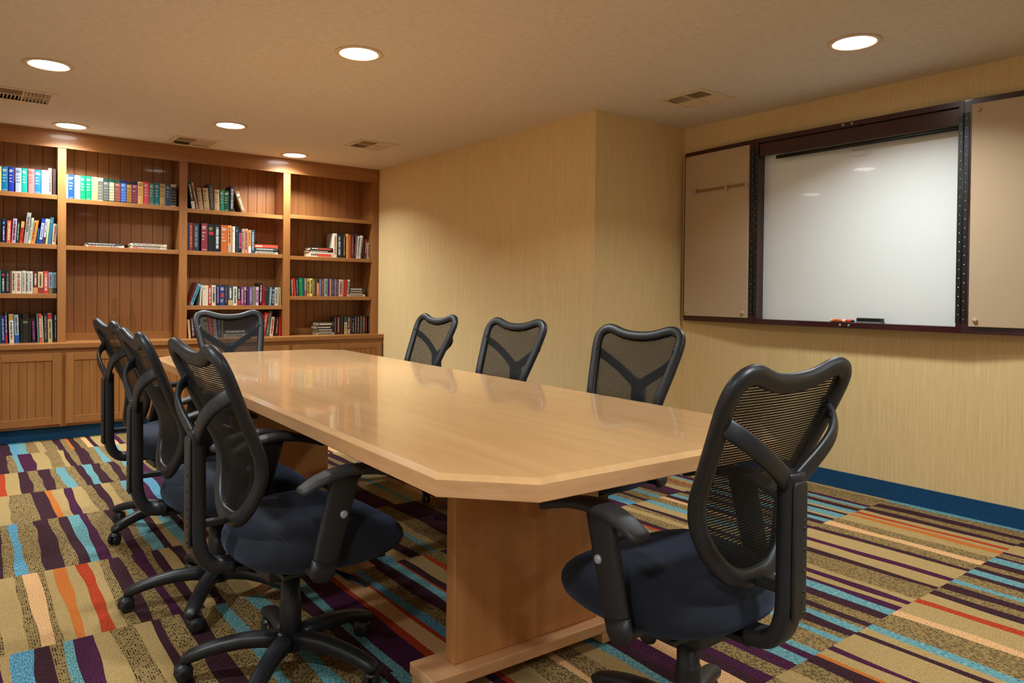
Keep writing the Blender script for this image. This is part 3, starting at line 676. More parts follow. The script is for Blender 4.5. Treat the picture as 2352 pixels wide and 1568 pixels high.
def book(x0, x1, hgt, ang, col, style, c2, z, y, rnd):
    w = (x1-x0)*math.cos(ang)-.0008; d = rnd.uniform(.14, .19) if hgt > .19 else rnd.uniform(.105, .125)
    d = min(d, YBK-.05-y)
    lx = 0.0 if ang <= 0 else -w
    cov, pg = bk_mesh(w, d, hgt, lx)
    o = cov.build('book', M['cover']); o.color = rgba(col)
    o.location = (x0+.0004 if ang <= 0 else x1-.0004, y, z+.0003); o.rotation_euler = (0, ang, 0)
    pg.build('page_block', M['pages'], o)
    xm = lx+w/2; mb = MB(); lab = MB(); e = .12*w; A, B = lx+e, lx+w-e
    r = rnd.random
    def lines(z1, n, gap, wmin, wmax, th=.0022, left=True):
        for i in range(n):
            L = (B-A)*(wmin+(wmax-wmin)*r()); zz = z1-i*gap
            a = A if left else xm-L/2
            quad(mb, a, a+L, zz-th, zz)
    def vert(z0, z1, wf=.45, off=0.0):
        zz = z1; wd = w*wf
        while zz > z0:
            L = min(zz-z0, hgt*(.012+.02*r())); 
            if L < .002: break
            sh = wd*(.75+.25*r())
            quad(mb, xm+off-sh/2, xm+off+sh/2, zz-L, zz); zz -= L + hgt*(.006 if r() > .2 else .03)
    ink = ink_for(col, style, c2); S = style
    if S == 'h' or S == 'h2':
        lines(hgt*.90, 4, hgt*.03, .5, 1.0, hgt*.014); zz = hgt*.68
        for g in range(3): lines(zz, 2, hgt*.028, .35, .9, hgt*.011); zz -= hgt*.12
        if r() > .4: lines(hgt*.07, 1, .01, .8, 1.0, hgt*.016)
    elif S == 'v': ink = c2; vert(hgt*.12, hgt*.9, .5)
    elif S == 'c':
        n = 14; rr = w*.36; zc = hgt*.82
        b_ = lab.verts([(xm+rr*math.cos(2*PI*i/n), -.0012, zc+rr*math.sin(2*PI*i/n)) for i in range(n)] + [(xm+rr*math.cos(2*PI*i/n), -.0004, zc+rr*math.sin(2*PI*i/n)) for i in range(n)])
        lab.face(list(range(b_, b_+n))); [lab.face((b_+i, b_+(i+1) % n, b_+n+(i+1) % n, b_+n+i)) for i in range(n)]
        vert(hgt*.1, hgt*.66, .4)
    elif S == 'b': quad(lab, A, B, hgt*.18, hgt*.82, -.0009); ink = col; vert(hgt*.24, hgt*.76, .35)
    elif S == 'e': quad(lab, lx+.0003, lx+w-.0003, hgt*.01, hgt*.28, -.0009); vert(hgt*.34, hgt*.9, .42)
    elif S == 't': quad(lab, lx+.0003, lx+w-.0003, hgt*.80, hgt*.985, -.0009); vert(hgt*.12, hgt*.72, .4)
    elif S == 't2': quad(lab, A, B, hgt*.60, hgt*.72, -.0009); lines(hgt*.88, 4, hgt*.03, .6, 1.0, hgt*.02); ink = (150, 140, 80)
    elif S == 't3': quad(lab, A, B, hgt*.42, hgt*.62, -.0009); lines(hgt*.9, 3, hgt*.05, .6, 1.0, hgt*.025); lines(hgt*.3, 3, hgt*.05, .6, 1.0, hgt*.02)
    elif S == 'k':
        zz = hgt*.86
        for q, hh in enumerate((.20, .11, .11, .11, .11, .09)):
            quad(lab, lx+.0008, lx+w-.0008, zz-hgt*hh, zz, -.0009); zz -= hgt*(hh+.015)
        lines(hgt*.80, 2, hgt*.035, .6, .9, hgt*.012); lines(hgt*.57, 1, .01, .5, .8, hgt*.012)
    elif S == 'l': quad(lab, A, B, hgt*.02, hgt*.66, -.0009); ink = (90, 80, 70); vert(hgt*.10, hgt*.58, .35)
    elif S.startswith('T:'):
        ink = c2; me = text_mesh(S[2:], hgt*.62 if len(S) < 9 else hgt*.42, w*.62, hgt*(.50 if 'W' in S else .62), xm, True) if S != 'T:REX' else text_mesh('REX', hgt*.72, hgt*.07, w*.9, xm, False)
        me.materials.clear(); me.materials.append(M['ink']); to = bpy.data.objects.new('spine_title', me); C.objects.link(to); to.parent = o; to.color = rgba(ink)
        if S == 'T:DESERT FIRE': quad(lab, lx+.0003, lx+w-.0003, hgt*.70, hgt*.99, -.0009); c2 = (240, 160, 70)
    elif S == 'p' and w > .022: lines(hgt*.86, 2, hgt*.03, .4, .7, hgt*.008)
    if mb.f:
        q = mb.build('spine_title', M['ink'], o); q.color = rgba(ink)
    if lab.f and c2:
        q = lab.build('spine_label', M['ink'], o); q.color = rgba(c2)
    return o
def books():
    rnd = random.Random(5); seen = {}
    for row, L in BOOKS.items():
        z = SHZ[row]; bx0, bx1 = BAYX[row[0]]; where = BAYNAME[row[0]] + ' ' + SHNAME[row[1]]
        names = [b[5] for b in L]
        L = [list(b) for b in L]
        for i, b in enumerate(L):
            b[0] = max(b[0], bx0+.003); b[1] = min(b[1], bx1-.003)
            if b[1]-b[0] < .007: b[0] = b[1]-.007 if b[1] > bx1-.012 else b[0]; b[1] = max(b[1], b[0]+.007)
            if b[3] > 0: b[3] = min(b[3], math.asin(min(1, max(0, (bx1-.003-b[1])/b[2]))))
            if b[3] < 0: b[3] = -min(-b[3], math.asin(min(1, max(0, (b[0]-bx0-.003)/b[2]))))
        for it in range(10):
            for p, c in zip(L, L[1:]):
                for k_ in range(2):
                    hz = min(p[2]*math.cos(p[3]), c[2]*math.cos(c[3]))
                    pen = max(p[1]+z_*math.tan(p[3]) - c[0]-z_*math.tan(c[3]) for z_ in (0, hz)) + .0006
                    if pen <= 0: break
                    if k_ == 0 and it < 6 and pen > .006 and abs(p[3]-c[3]) > .02: m2 = max(p[3], c[3]) if (p[3] > 0 or c[3] > 0) and False else (p[3]+c[3])/2; p[3] = c[3] = m2; continue
                    s1 = min(pen/2, p[1]-p[0]-.006); p[1] -= max(0, s1)
                    rest = pen-max(0, s1); s2 = min(rest, c[1]-c[0]-.006); c[0] += max(0, s2)
        for i, (a, b, hgt, ang, col, nm, st, c2) in enumerate(L):
            y = YB+.036+rnd.uniform(0, .006)
            o = book(a, b, hgt, ang, col, st, c2, z, y, rnd)
            p = names[i-1] if i else None; q = names[i+1] if i+1 < len(names) else None
            if p and q: lab = f'{nm} book between {p} and {q}, {where}'
            elif q: lab = f'{nm} book starting the row beside {q}, {where}'
            else: lab = f'{nm} book ending the row beside {p}, {where}'
            tag(o, lab, 'book', f'books on the {where}')
    order = ['bottom', 'second up', 'third up', 'fourth up', 'fifth up']
    for row, piles in FLAT.items():
        where = BAYNAME[row[0]] + ' ' + SHNAME[row[1]]
        for pile in piles:
            z = SHZ[row]+.0003; tot = sum(p[2] for p in pile)
            for i, (x0, x1, t, col, nm) in enumerate(pile):
                t = max(.006, min(t, .05)); w = x1-x0; d = .15 if w < .25 else .2
                mag = 'magazine' in nm
                mb = MB(); c_ = .0006 if mag else .0018
                # lying flat, spine towards the room
                mb.box(0, w, 0.001, d, 0, c_); mb.box(0, w, 0.001, d, t-c_, t); mb.box(0, w, -.001, .002, 0, t, b=.0012)
                o = mb.build('magazine' if mag else 'book', M['cover']); o.color = rgba(col)
                o.location = (max(x0, BAYX[row[0]][0]+.004), YB+.038+.004*(i % 2), z); z += t+.0003
                pg = MB(); pg.box(.003, w-.003, .0022, d-.003, c_+.0001, t-c_-.0001); pg.build('page_block', M['pages'], o)
                q = MB(); u = w*.06
                while u < w*.8:
                    s_ = w*rnd.uniform(.03, .09); q.box(u, min(u+s_, w*.92), -.0018, -.0010, t*.28, t*.72); u += s_+w*.02
                tt = q.build('spine_title', M['ink'], o); tt.color = rgba(ink_for(col, '', None))
                if 'red' in nm or 'pink' in nm:
                    q = MB(); q.box(w*.05, w*.22, -.0022, -.0012, t*.1, t*.9) if mag else q.box(w*.34, w*.92, -.0022, -.0012, t*.15, t*.7)
                    q.build('spine_label', M['ink'], o).color = rgba((222, 80, 70))
                if 'yellow end' in nm:
                    q = MB(); q.box(w*.72, w*.9, -.0022, -.0012, t*.1, t*.9); q.build('spine_label', M['ink'], o).color = rgba((214, 176, 90))
                tag(o, f'{nm} lying flat, {order[i] if i < len(pile)-1 else "topmost"} of its pile, {where}', 'magazine' if mag else 'book', f'flat pile on the {where}')
    # two empty glass bottles
    def bottle(x, y, prof, lab):
        mb = MB(); inner = [(max(r-.0035, .002), z) for r, z in prof if z > .012]
        full = [(.0, 0.0)] + prof + [(prof[-1][0]-.004, prof[-1][1])] + [(max(r-.004, .003), zz) for r, zz in reversed(prof[1:-1])] + [(0.0, .008)]
        mb.lathe(full, 0, 0, 28, cap=False)
        o = mb.build('glass_bottle', M['glass'], None, (x, y, WT+.0005)); tag(o, lab, 'bottle', 'glass bottles on the worktop')
    bottle(1.021, 6.82, [(.040, 0), (.044, .004), (.044, .13), (.043, .165), (.040, .19), (.026, .205), (.018, .222), (.021, .245), (.017, .27), (.016, .315), (.020, .325), (.020, .343)], 'clear glass bottle with rounded shoulder and bulging neck on the worktop')
    bottle(1.157, 6.86, [(.034, 0), (.037, .004), (.038, .175), (.038, .190), (.022, .196), (.023, .215), (.016, .236), (.015, .318), (.017, .319), (.017, .328)], 'clear glass bottle with flat square shoulder and straight neck on the worktop')
# ------------------------------------------------------------------ conference table
def table():
    T = thing('conference_table', 'long maple conference table with clipped corners on two slab pedestals', 'table', (1.4884, 3.0347, 0), -.0265)
    hw, hl, c = .601, 1.840, .165
    def octa(i):
        w, l, k = hw-i, hl-i, c-i*.42
        return [(-w, -l+k), (-w+k, -l), (w-k, -l), (w, -l+k), (w, l-k), (w-k, l), (-w+k, l), (-w, l-k)]
    mb = MB(); a = [(p[0], p[1], .7675) for p in octa(.0005)]; b = [(p[0], p[1], .780) for p in octa(.013)]
    mb.loops([a, b], smooth=False); mb.build('tabletop', M['maple'], T)
    mb = MB(); mb.loops([[(p[0], p[1], .728) for p in octa(.002)], [(p[0], p[1], .730) for p in octa(0)], [(p[0], p[1], .7672) for p in octa(0)]], smooth=False)
    mb.build('edge_band', M['maple_edge'], T)
    for s in (-1, 1):
        yf, yb = sorted((s*1.248, s*1.198))
        mb = MB(); mb.box(-.287, .287, yf, yb, .0765, .7275, b=.003)
        p = mb.build('pedestal', M['maple_leg'], T)
        mb = MB(); y0, y1 = sorted((s*1.294, s*1.152)); mb.box(-.385, .385, y0, y1, .040, .076, b=.004)
        mb.build('foot_rail', M['maple_edge'], p)
        for sx in (-1, 1):
            mb = MB(); x0, x1 = sorted((sx*.380, sx*.275)); mb.box(x0, x1, y0+.006, y1-.006, .0005, .0395, b=.003); mb.build('foot_block', M['maple_edge'], p)
    mb = MB(); n = 5; yy0, yy1 = -1.305, 1.305
    prof = [(-.038, .52), (-.038, .62), (.038, .62), (.038, .50), (.030, .485), (-.030, .485), (-.038, .50)]
    prof = [(-.038, .505), (-.028, .488), (.028, .488), (.038, .505), (.038, .62), (-.038, .62)]
    mb.loops([[(x-.025, y, z) for x, z in prof] for y in (yy0, yy1)], smooth=False)
    mb.build('stretcher', M['maple_leg'], T)

# ------------------------------------------------------------------ task chairs
PROF = [(.495, -.192), (.55, -.180), (.60, -.166), (.64, -.158), (.68, -.157), (.72, -.166), (.77, -.188), (.855, -.226), (.94, -.262), (.99, -.284), (1.04, -.306)]
def yb_(z): return interp(z, PROF)
HALF = [(0, .512), (.06, .517), (.112, .546), (.150, .592), (.174, .645), (.188, .70), (.203, .77), (.218, .85), (.230, .925), (.2325, .966), (.225, .995), (.205, 1.014), (.177, 1.022), (.147, 1.0185), (.112, 1.0075), (.074, .998), (.036, .9935)]
def outline():
    h = HALF; top = (0, .992)
    pts = h + [top] + [(-x, z) for x, z in reversed(h[1:])]
    return [(v.x, v.z) for v in catmull([(x, 0, z) for x, z in pts], 4, closed=True)]
def make_chair():
    T = thing('task_chair', '', 'chair')
    OUT = outline(); n = len(OUT)
    IN = []
    for i in range(n):
        (ax, az), (bx_, bz) = OUT[i-1], OUT[(i+1) % n]; tx, tz = bx_-ax, bz-az; L = math.hypot(tx, tz)
        IN.append((OUT[i][0]-tz/L*.0045, OUT[i][1]+tx/L*.0045))
    OUT = IN
    pts = [(x, yb_(z), z) for x, z in OUT]; side = []
    for i in range(n):
        a, b = Vector(pts[i-1]), Vector(pts[(i+1) % n]); t = (b-a).normalized()
        z = OUT[i][1]; sl = (yb_(z+.02)-yb_(z-.02))/.04
        nrm = Vector((0, 1, -sl)).normalized(); side.append(t.cross(nrm))
    mb = MB(); mb.sweep(pts, (.0240, .0165), side, n=14, p=2.5, closed=True)
    fr = mb.build('back_frame', M['plastic'], T)
    # netting
    mb = MB(); cz = .775; rings = []
    for r in range(0, 13):
        u = r/12; ring = []
        for x, z in OUT:
            xx, zz = x*u, cz+(z-cz)*u
            k = 1-min(1.0, math.hypot(xx/.235, (zz-cz)/.27))**2
            ring.append((xx, yb_(zz)-.016*max(0, k), zz))
        rings.append(ring)
    for off in (-.0014, .0014):
        R2 = [[(x, y+off, z) for x, y, z in r] for r in rings]
        o = [mb.verts(r) for r in R2[1:]]; c0 = mb.verts([R2[0][0]])
        for i in range(n): mb.face((c0, o[0]+i, o[0]+(i+1) % n), 0, True)
        for k in range(len(o)-1):
            for i in range(n): mb.face((o[k]+i, o[k]+(i+1) % n, o[k+1]+(i+1) % n, o[k+1]+i), 0, True)
    mb.build('back_net', M['net'], T)
    # Y bracket and spine
    mb = MB()
    sp = catmull([(0, -.283, .785), (0, -.283, .72), (0, -.282, .60), (0, -.282, .50), (0, -.278, .452), (0, -.262, .408), (0, -.232, .383), (0, -.180, .376)], 4)
    mb.sweep(sp, [(.033, .021)]*len(sp), (1, 0, 0), n=16, p=4.5)
    for s in (-1, 1):
        ar = catmull([(s*.006, -.284, .752), (s*.045, -.290, .781), (s*.10, -.297, .818), (s*.152, -.296, .853), (s*.192, -.280, .884), (s*.214, -.255, .905), (s*.224, -.238, .915)], 4)
        m_ = len(ar); mb.sweep(ar, [(.022+.004*abs(2*i/(m_-1)-1)**2, .009) for i in range(m_)], (-s*.55, -.12, .82), n=12, p=3.0)
    mb.box(-.016, .016, -.265, -.186, .500, .518, b=.004)
    br = mb.build('back_bracket', M['plastic'], T)
    mb = MB(); cv = [(0, -.3055, z) for z in (.452, .456, .60, .755, .763, .766)]
    mb.sweep(cv, [(.024, .003), (.0265, .0045), (.0265, .0045), (.0265, .0045), (.023, .004), (.015, .002)], (1, 0, 0), n=16, p=6)
    for i in range(5):
        z = .675-.048*i
        for dz, s in ((0, 1), (-.013, -1)):
            o_ = mb.verts([(.004, -.3098, z+dz), (.018, -.3098, z+dz), (.013, -.3098, z+dz+s*.011), (.012, -.3135, z+dz+s*.003)])
            for q in ((0, 1, 3), (1, 2, 3), (2, 0, 3)): mb.face([o_+w for w in q])
    mb.build('spine_cover', M['plastic'], br)
    # seat cushion
    mb = MB(); prof = [(.0, 0.), (.30, 0.), (.55, -.001), (.74, -.006), (.87, -.020), (.955, -.044), (.995, -.074), (1.0, -.100), (.975, -.124), (.91, -.138), (.80, -.143), (.5, -.145), (.0, -.145)]
    rings = []; m_ = 48
    for r, dz in prof:
        ring = []
        for i in range(m_):
            t = 2*PI*i/m_; cx, sy = math.cos(t), math.sin(t); q = 2/2.7
            x = math.copysign(abs(cx)**q, cx)*.250*max(r, .001); y = math.copysign(abs(sy)**q, sy)*.268*max(r, .001)
            x *= 1 - .08*max(0, -y/.268)
            top = 1-min(1, -dz/.145)
            z = .512 + dz
            z += top*(-.014*max(0, 1-(x/.17)**2)*max(0, 1-((y+.03)/.18)**2) + .006*(abs(x)/.25)**2)
            fy = max(0, (y-.02)/.248); z -= top*.075*fy**1.7; z += (1-top)*.018*fy**2
            by = max(0, (-y-.10)/.168); z -= top*.012*by*by; z += (1-top)*.014*by*by
            ring.append((x, y+.075, z))
        rings.append(ring)
    mb.loops(rings, cap=False)
    mb.build('seat', M['seat'], T)
    # mechanism
    mb = MB(); mb.box(-.17, .17, -.09, .24, .352, .366, b=.004); mb.box(-.085, .085, -.10, .14, .318, .353, b=.008); mb.box(-.026, .026, -.20, -.09, .352, .370, b=.004)
    me = mb.build('mechanism', M['plastic'], T)
    mb = MB(); mb.lathe([(.005, .268), (.018, .268), (.022, .276), (.022, .318)], -.058, .085, 18); mb.build('tension_knob', M['plastic'], me)
    mb = MB(); mb.sweep([(.08, .06, .338), (.16, .085, .334), (.20, .10, .328), (.265, .13, .318)], [(.006, .005), (.006, .005), (.018, .004), (.014, .003)], (0, 1, 0), n=10); mb.build('height_lever', M['plastic'], me)
    mb = MB(); mb.lathe([(.028, .070), (.0335, .075), (.0335, .222), (.0305, .228), (.0295, .229), (.0295, .318)], 0, 0, 24); mb.build('gas_lift', M['plastic'], T)
    # star base with casters
    mb = MB(); mb.lathe([(.030, .066), (.046, .072), (.052, .092), (.050, .112), (.042, .122), (.034, .124)], 0, 0, 24)
    for k_ in range(5):
        t = PI/2 + 2*PI*k_/5; d = Vector((math.cos(t), math.sin(t), 0)); s_ = Vector((-d.y, d.x, 0))
        ar = [d*r + Vector((0, 0, z)) for r, z in ((.025, .098), (.08, .106), (.14, .106), (.20, .098), (.25, .087), (.288, .075), (.306, .066), (.314, .058))]
        mb.sweep(ar, [(.030, .025), (.029, .023), (.0265, .021), (.0255, .0195), (.025, .0185), (.024, .0175), (.021, .015), (.011, .007)], tuple(s_), n=14, p=3.2)
    ba = mb.build('base', M['plastic'], T)
    mb = MB()
    for s in (-1, 1):
        y0, y1 = sorted((s*.0045, s*.0215)); mb.lathe([(.017, y0), (.0235, y0+.002), (.025, y0+.005), (.025, y1-.006), (.021, y1-.002), (.012, y1)], .0255, -.012, 20, axis='y') if False else None
        rings = []
        for r, yy in ((.015, s*.0045), (.024, s*.0055), (.025, s*.009), (.025, s*.016), (.022, s*.0205), (.012, s*.0225)):
            rings.append([(-.014+r*math.cos(2*PI*i/20), yy, .0255+r*math.sin(2*PI*i/20)) for i in range(20)])
        mb.loops(rings)
    rings = []
    for yy, r in ((-.019, .020), (-.017, .028), (0, .0295), (.017, .028), (.019, .020)):
        ring = [(-.014+r*math.cos(a_), yy, .027+r*math.sin(a_)) for a_ in [PI*(.12+.72*j/10) for j in range(11)]]
        ring += [(-.014+(r-.003)*math.cos(a_), yy, .027+(r-.003)*math.sin(a_)) for a_ in [PI*(.84-.72*j/10) for j in range(11)]]
        rings.append(ring)
    mb.loops(rings); mb.lathe([(.009, .045), (.009, .068)], 0, 0, 12)
    cs = mb.build('caster', M['plastic'], ba)
    swv = [.4, 1.7, -2.3, 2.6, -.9]
    for k_ in range(5):
        o_ = cs if k_ == 0 else cs.copy()
        if k_: C.objects.link(o_); o_.parent = ba
        t = PI/2 + 2*PI*k_/5; o_.location = (.296*math.cos(t), .296*math.sin(t), 0.0005); o_.rotation_euler = (0, 0, swv[k_])
    # arms
    for s in (-1, 1):
        x = s*.287
        po = catmull([(x, .042, .668), (x, .028, .605), (x, .004, .51), (x, -.014, .44), (x, -.019, .425)], 3)
        m_ = len(po); mb = MB(); mb.sweep(po, [(.044-.009*i/(m_-1), .0145) for i in range(m_)], (0, 1, .25), n=16, p=3.4)
        a = mb.build('armrest', M['plastic'], T)
        mb = MB(); lo = [(x, -.018, .428), (x, -.027, .398), (x, -.032, .382), (x, -.034, .374)]
        mb.sweep(lo, [(.0365, .017), (.036, .017), (.030, .015), (.018, .010)], (0, 1, .25), n=16, p=3.4)
        x0, x1 = sorted((s*.15, s*.280)); mb.box(x0, x1, -.050, -.002, .382, .400, b=.005)
        mb.build('arm_sleeve', M['plastic'], a)
        pd = catmull([(x, .235, .634), (x, .215, .643), (x, .17, .657), (x, .115, .670), (x, .055, .675), (x, .0, .668), (x, -.045, .655), (x, -.082, .637), (x, -.094, .629)], 3)
        m_ = len(pd); mb = MB(); mb.sweep(pd, [(interp(i/(m_-1), [(0, .022), (.08, .038), (.5, .038), (.9, .030), (1, .016)]), interp(i/(m_-1), [(0, .006), (.1, .012), (.6, .014), (.92, .011), (1, .005)])) for i in range(m_)], (1, 0, 0), n=16, p=3.2)
        mb.build('arm_pad', M['pad'], a)
        mb = MB(); mb.lathe([(.011, s*(.287+.012)), (.0115, s*(.287+.018)), (.0095, s*(.287+.0215)), (.003, s*(.287+.0225))], .031, .556, 20, axis='x')
        mb.build('adjust_button', M['silver'], a, label='round silver adjusting button')
    return T
def chairs():
    proto = make_chair()
    spots = [
     ((1.508, 1.202, .012), -1.16, 'black mesh task chair alone at the table end far from the books, back to us'),
     ((.822, 2.202, -1.544), -1.065, 'black mesh chair on the cabinet-door side, third chair out from the bookcase'),
     ((.787, 2.889, -1.586), -.84, 'black mesh chair on the cabinet-door side, second chair out from the bookcase'),
     ((.842, 3.908, -1.519), -.21, 'black mesh chair on the cabinet-door side, first chair out from the bookcase'),
     ((1.557, 5.187, 3.109), -.5, 'black mesh chair at the table head, backed against the bookcase'),
     ((2.285, 2.315, 1.735), -.3, 'black mesh chair on the yellow-wall side, beside the wall corner and whiteboard'),
     ((2.300, 3.311, 1.682), -.9, 'black mesh chair on the yellow-wall side, middle of its three'),
     ((2.300, 4.224, 1.591), -.1, 'black mesh chair on the yellow-wall side, first one out from the bookcase')]
    for i, ((x, y, a), br, lab) in enumerate(spots):
        o = proto if i == 0 else dup(proto)
        o.location = (x, y, 0); o.rotation_euler = (0, 0, a)
        tag(o, lab, 'chair', 'mesh task chairs around the conference table')
        for ch in o.children:
            if ch.name.startswith('base'): ch.rotation_euler = (0, 0, br)

# ------------------------------------------------------------------ whiteboard cabinet
def whiteboard():
    FX = 4.250; BX = XW-.0015; y0, y1, z0, z1 = 1.613, 2.887, .998, 2.241
    T = thing('whiteboard_cabinet', 'wall cabinet in dark mahogany, doors open on a whiteboard and tan tack panels', 'whiteboard', (BX, 2.25, z0))
    for nm, q in (('side_panel', (y0, y0+.024, z0, z1)), ('side_panel', (y1-.024, y1, z0, z1)), ('rail', (y0+.0242, y1-.0242, z1-.030, z1)), ('rail', (y0+.0242, y1-.0242, z0, z0+.033))):
        mb = MB(); mb.box(FX, BX, *q); part(mb, nm, M['dark_h' if nm == 'side_panel' else 'dark'], T)
    mb = MB(); mb.box(FX+.010, FX+.028, y0+.0245, y1-.0245, 2.120, z1-.038); part(mb, 'valance', M['dark'], T)
    mb = MB(); mb.box(XW-.010, BX, y0+.0245, y1-.0245, z0+.0335, 2.205); part(mb, 'writing_surface', M['board'], T, 'glossy white writing surface')
    mb = MB(); mb.lathe([(.010, y0+.03), (.012, y0+.033), (.012, 2.742), (.010, 2.745)], FX+.026, 2.098, 16, axis='y') if False else None
    rings = [[(FX+.030+r*math.cos(2*PI*i/16), yy, 2.103+r*math.sin(2*PI*i/16)) for i in range(16)] for r, yy in ((.009, y0+.034), (.012, y0+.037), (.012, 2.742), (.009, 2.745))]
    mb.loops(rings); sb = part(mb, 'screen_bar', M['black'], T, 'black bottom bar of the rolled-up projection screen')
    ring = catmull([(FX+.026, 2.188+a, 2.094-b) for a, b in ((-.048, 0), (-.052, .018), (-.040, .026), (0, .028), (.040, .026), (.052, .018), (.048, 0), (0, -.002))], 5, closed=True)
    mb = MB(); mb.sweep(ring, (.0026, .0026), (1, 0, 0), n=8, p=2, closed=True); sub(mb, 'pull_handle', M['steel'], sb)
    for yy in (2.277, 2.223):
        for zz in (z1-.013, z0+.016):
            mb = MB(); rings = [[(xx, yy+r*math.cos(2*PI*i/14), zz+r*math.sin(2*PI*i/14)) for i in range(14)] for xx, r in ((FX-.0005, .008), (FX-.004, .008), (FX-.007, .005), (FX-.0078, .0015))]
            mb.loops(rings); part(mb, 'catch', M['steel'], T)
    # doors, swung back past the open position against the wall
    W = .634; th = .026
    for s, hy, ang in ((1, y1+.0008, -.076), (-1, y0-.0008, .076)):
        def yy(a): return s*a
        def bx(mb, a0, a1, x0, x1, q0, q1, b=0.0, mi=0):
            u, v = sorted((s*a0, s*a1)); mb.box(x0, x1, u, v, q0, q1, mi, b)
        mb = MB(); bx(mb, 0, W, 0, th, 0, z1-z0, .002)
        d = mb.build('door', M['dark'], T); d.location = (FX-BX, hy-2.25, 0); d.rotation_euler = (0, 0, ang)
        mb = MB(); bx(mb, .040, W-.020, -.012, .0005, .038, z1-z0-.032, .002)
        mb.build('tack_panel', M['felt'], d, label='tan woven tack panel')
        for a in (.072, W-.052):
            for zz in (.072, z1-z0-.066):
                mb = MB(); mb.loops([[(xx, s*a+r*math.cos(2*PI*i/16), zz+r*math.sin(2*PI*i/16)) for i in range(16)] for xx, r in ((-.0122, .011), (-.0165, .0125), (-.022, .010), (-.0235, .004))]); mb.build('panel_button', M['felt'], d)
        for zz in (.010, z1-z0-.010):
            mb = MB(); mb.loops([[(xx, s*(W-.009)+r*math.cos(2*PI*i/12), zz+r*math.sin(2*PI*i/12)) for i in range(12)] for xx, r in ((.0002, .0045), (-.0015, .0045), (-.002, .0015))]); mb.build('door_screw', M['steel'], d)
        # piano hinge: two leaves and a barrel with rows of screws
        mb = MB()
        bx(mb, .001, .026, -.0016, .0006, .055, z1-z0-.070); bx(mb, -.026, -.001, -.0016, .0006, .055, z1-z0-.070)
        mb.lathe([(.0032, .055), (.0032, z1-z0-.070)], -.0016, 0, 10)
        k_ = 0; zz = .075
        while zz < z1-z0-.085:
            for a, o_ in ((.013, 0), (-.013, .024)):
                r = .0032; b_ = mb.verts([(-.0018, s*a+r*math.cos(2*PI*i/8), zz+o_+r*math.sin(2*PI*i/8)) for i in range(8)] + [(-.0026, s*a+.5*r*math.cos(2*PI*i/8), zz+o_+.5*r*math.sin(2*PI*i/8)) for i in range(8)])
                mb.face([b_+8+i for i in range(8)], 1)
                for i in range(8): mb.face((b_+i, b_+(i+1) % 8, b_+8+(i+1) % 8, b_+8+i), 1)
            zz += .0485
        h = mb.build('piano_hinge', [M['black'], M['steel']], T); h.location = (FX-BX, hy-2.25, 0)
        if s == 1:   # paper clamp rail on the tack panel
            zr = 1.943-z0
            mb = MB()
            bx(mb, .062, .532, -.0150, -.0125, zr-.011, zr+.011, mi=0); bx(mb, .062, .532, -.0185, -.0125, zr+.011, zr+.014, mi=1); bx(mb, .062, .532, -.0185, -.0125, zr-.014, zr-.011, mi=1)
            bx(mb, .040, .064, -.021, -.0125, zr-.018, zr+.018, .002, 1); bx(mb, .530, .556, -.021, -.0125, zr-.018, zr+.018, .002, 1)
            mb.build('clamp_rail', [M['railtan'], M['railgrey']], d)
            for a in (.222, .510):
                mb = MB(); bx(mb, a-.009, a+.009, -.027, -.0186, zr-.026, zr+.018, .002); bx(mb, a-.016, a+.016, -.030, -.020, zr+.012, zr+.026, .002)
                mb.build('clamp', M['railgrey'], d)
    # tray things
    zt = z0+.0332; x = FX+.034; r = .0088
    m_ = thing('marker', 'white dry-erase marker with orange label on the whiteboard ledge', 'marker', (x, 2.28, zt))
    def cyl(prof): 
        mb = MB(); mb.loops([[(x+q*math.cos(2*PI*i/16), yy, zt+r+.0003+q*math.sin(2*PI*i/16)) for i in range(16)] for q, yy in prof]); return mb
    part(cyl([(.006, 2.357), (r, 2.354), (r, 2.262), (r*.96, 2.262), (r*.96, 2.2585)]), 'barrel', M['white'], m_)
    part(cyl([(r+.0002, 2.341), (r+.0003, 2.3405), (r+.0003, 2.278), (r+.0002, 2.2775)]), 'label', M['mk_orange'], m_)
    part(cyl([(r*.8, 2.258), (r, 2.256), (r, 2.224), (r*.9, 2.223)]), 'cap', M['mk_red'], m_)
    part(cyl([(r, 2.2228), (r, 2.212), (r*.7, 2.206), (.003, 2.2035)]), 'cap_end', M['mk_green'], m_)
    mb = MB()
    for q, (a, b) in enumerate(((2.326, 2.322), (2.319, 2.316), (2.313, 2.309), (2.306, 2.302), (2.299, 2.296))): mb.box(x-r-.0006, x-r+.001, b, a, zt+r+.001+.001*(q % 2), zt+r+.006)
    part(mb, 'label_print', M['black'], m_)
    e = thing('eraser', 'black felt whiteboard eraser on the ledge beside the marker', 'eraser', (x, 2.11, zt))
    mb = MB(); mb.box(x-.022, x+.022, 2.038, 2.184, zt+.010, zt+.030, b=.004); part(mb, 'handle', M['black'], e)
    mb = MB(); mb.box(x-.024, x+.024, 2.036, 2.186, zt+.0003, zt+.0098); part(mb, 'felt_pad', M['feltgrey'], e)

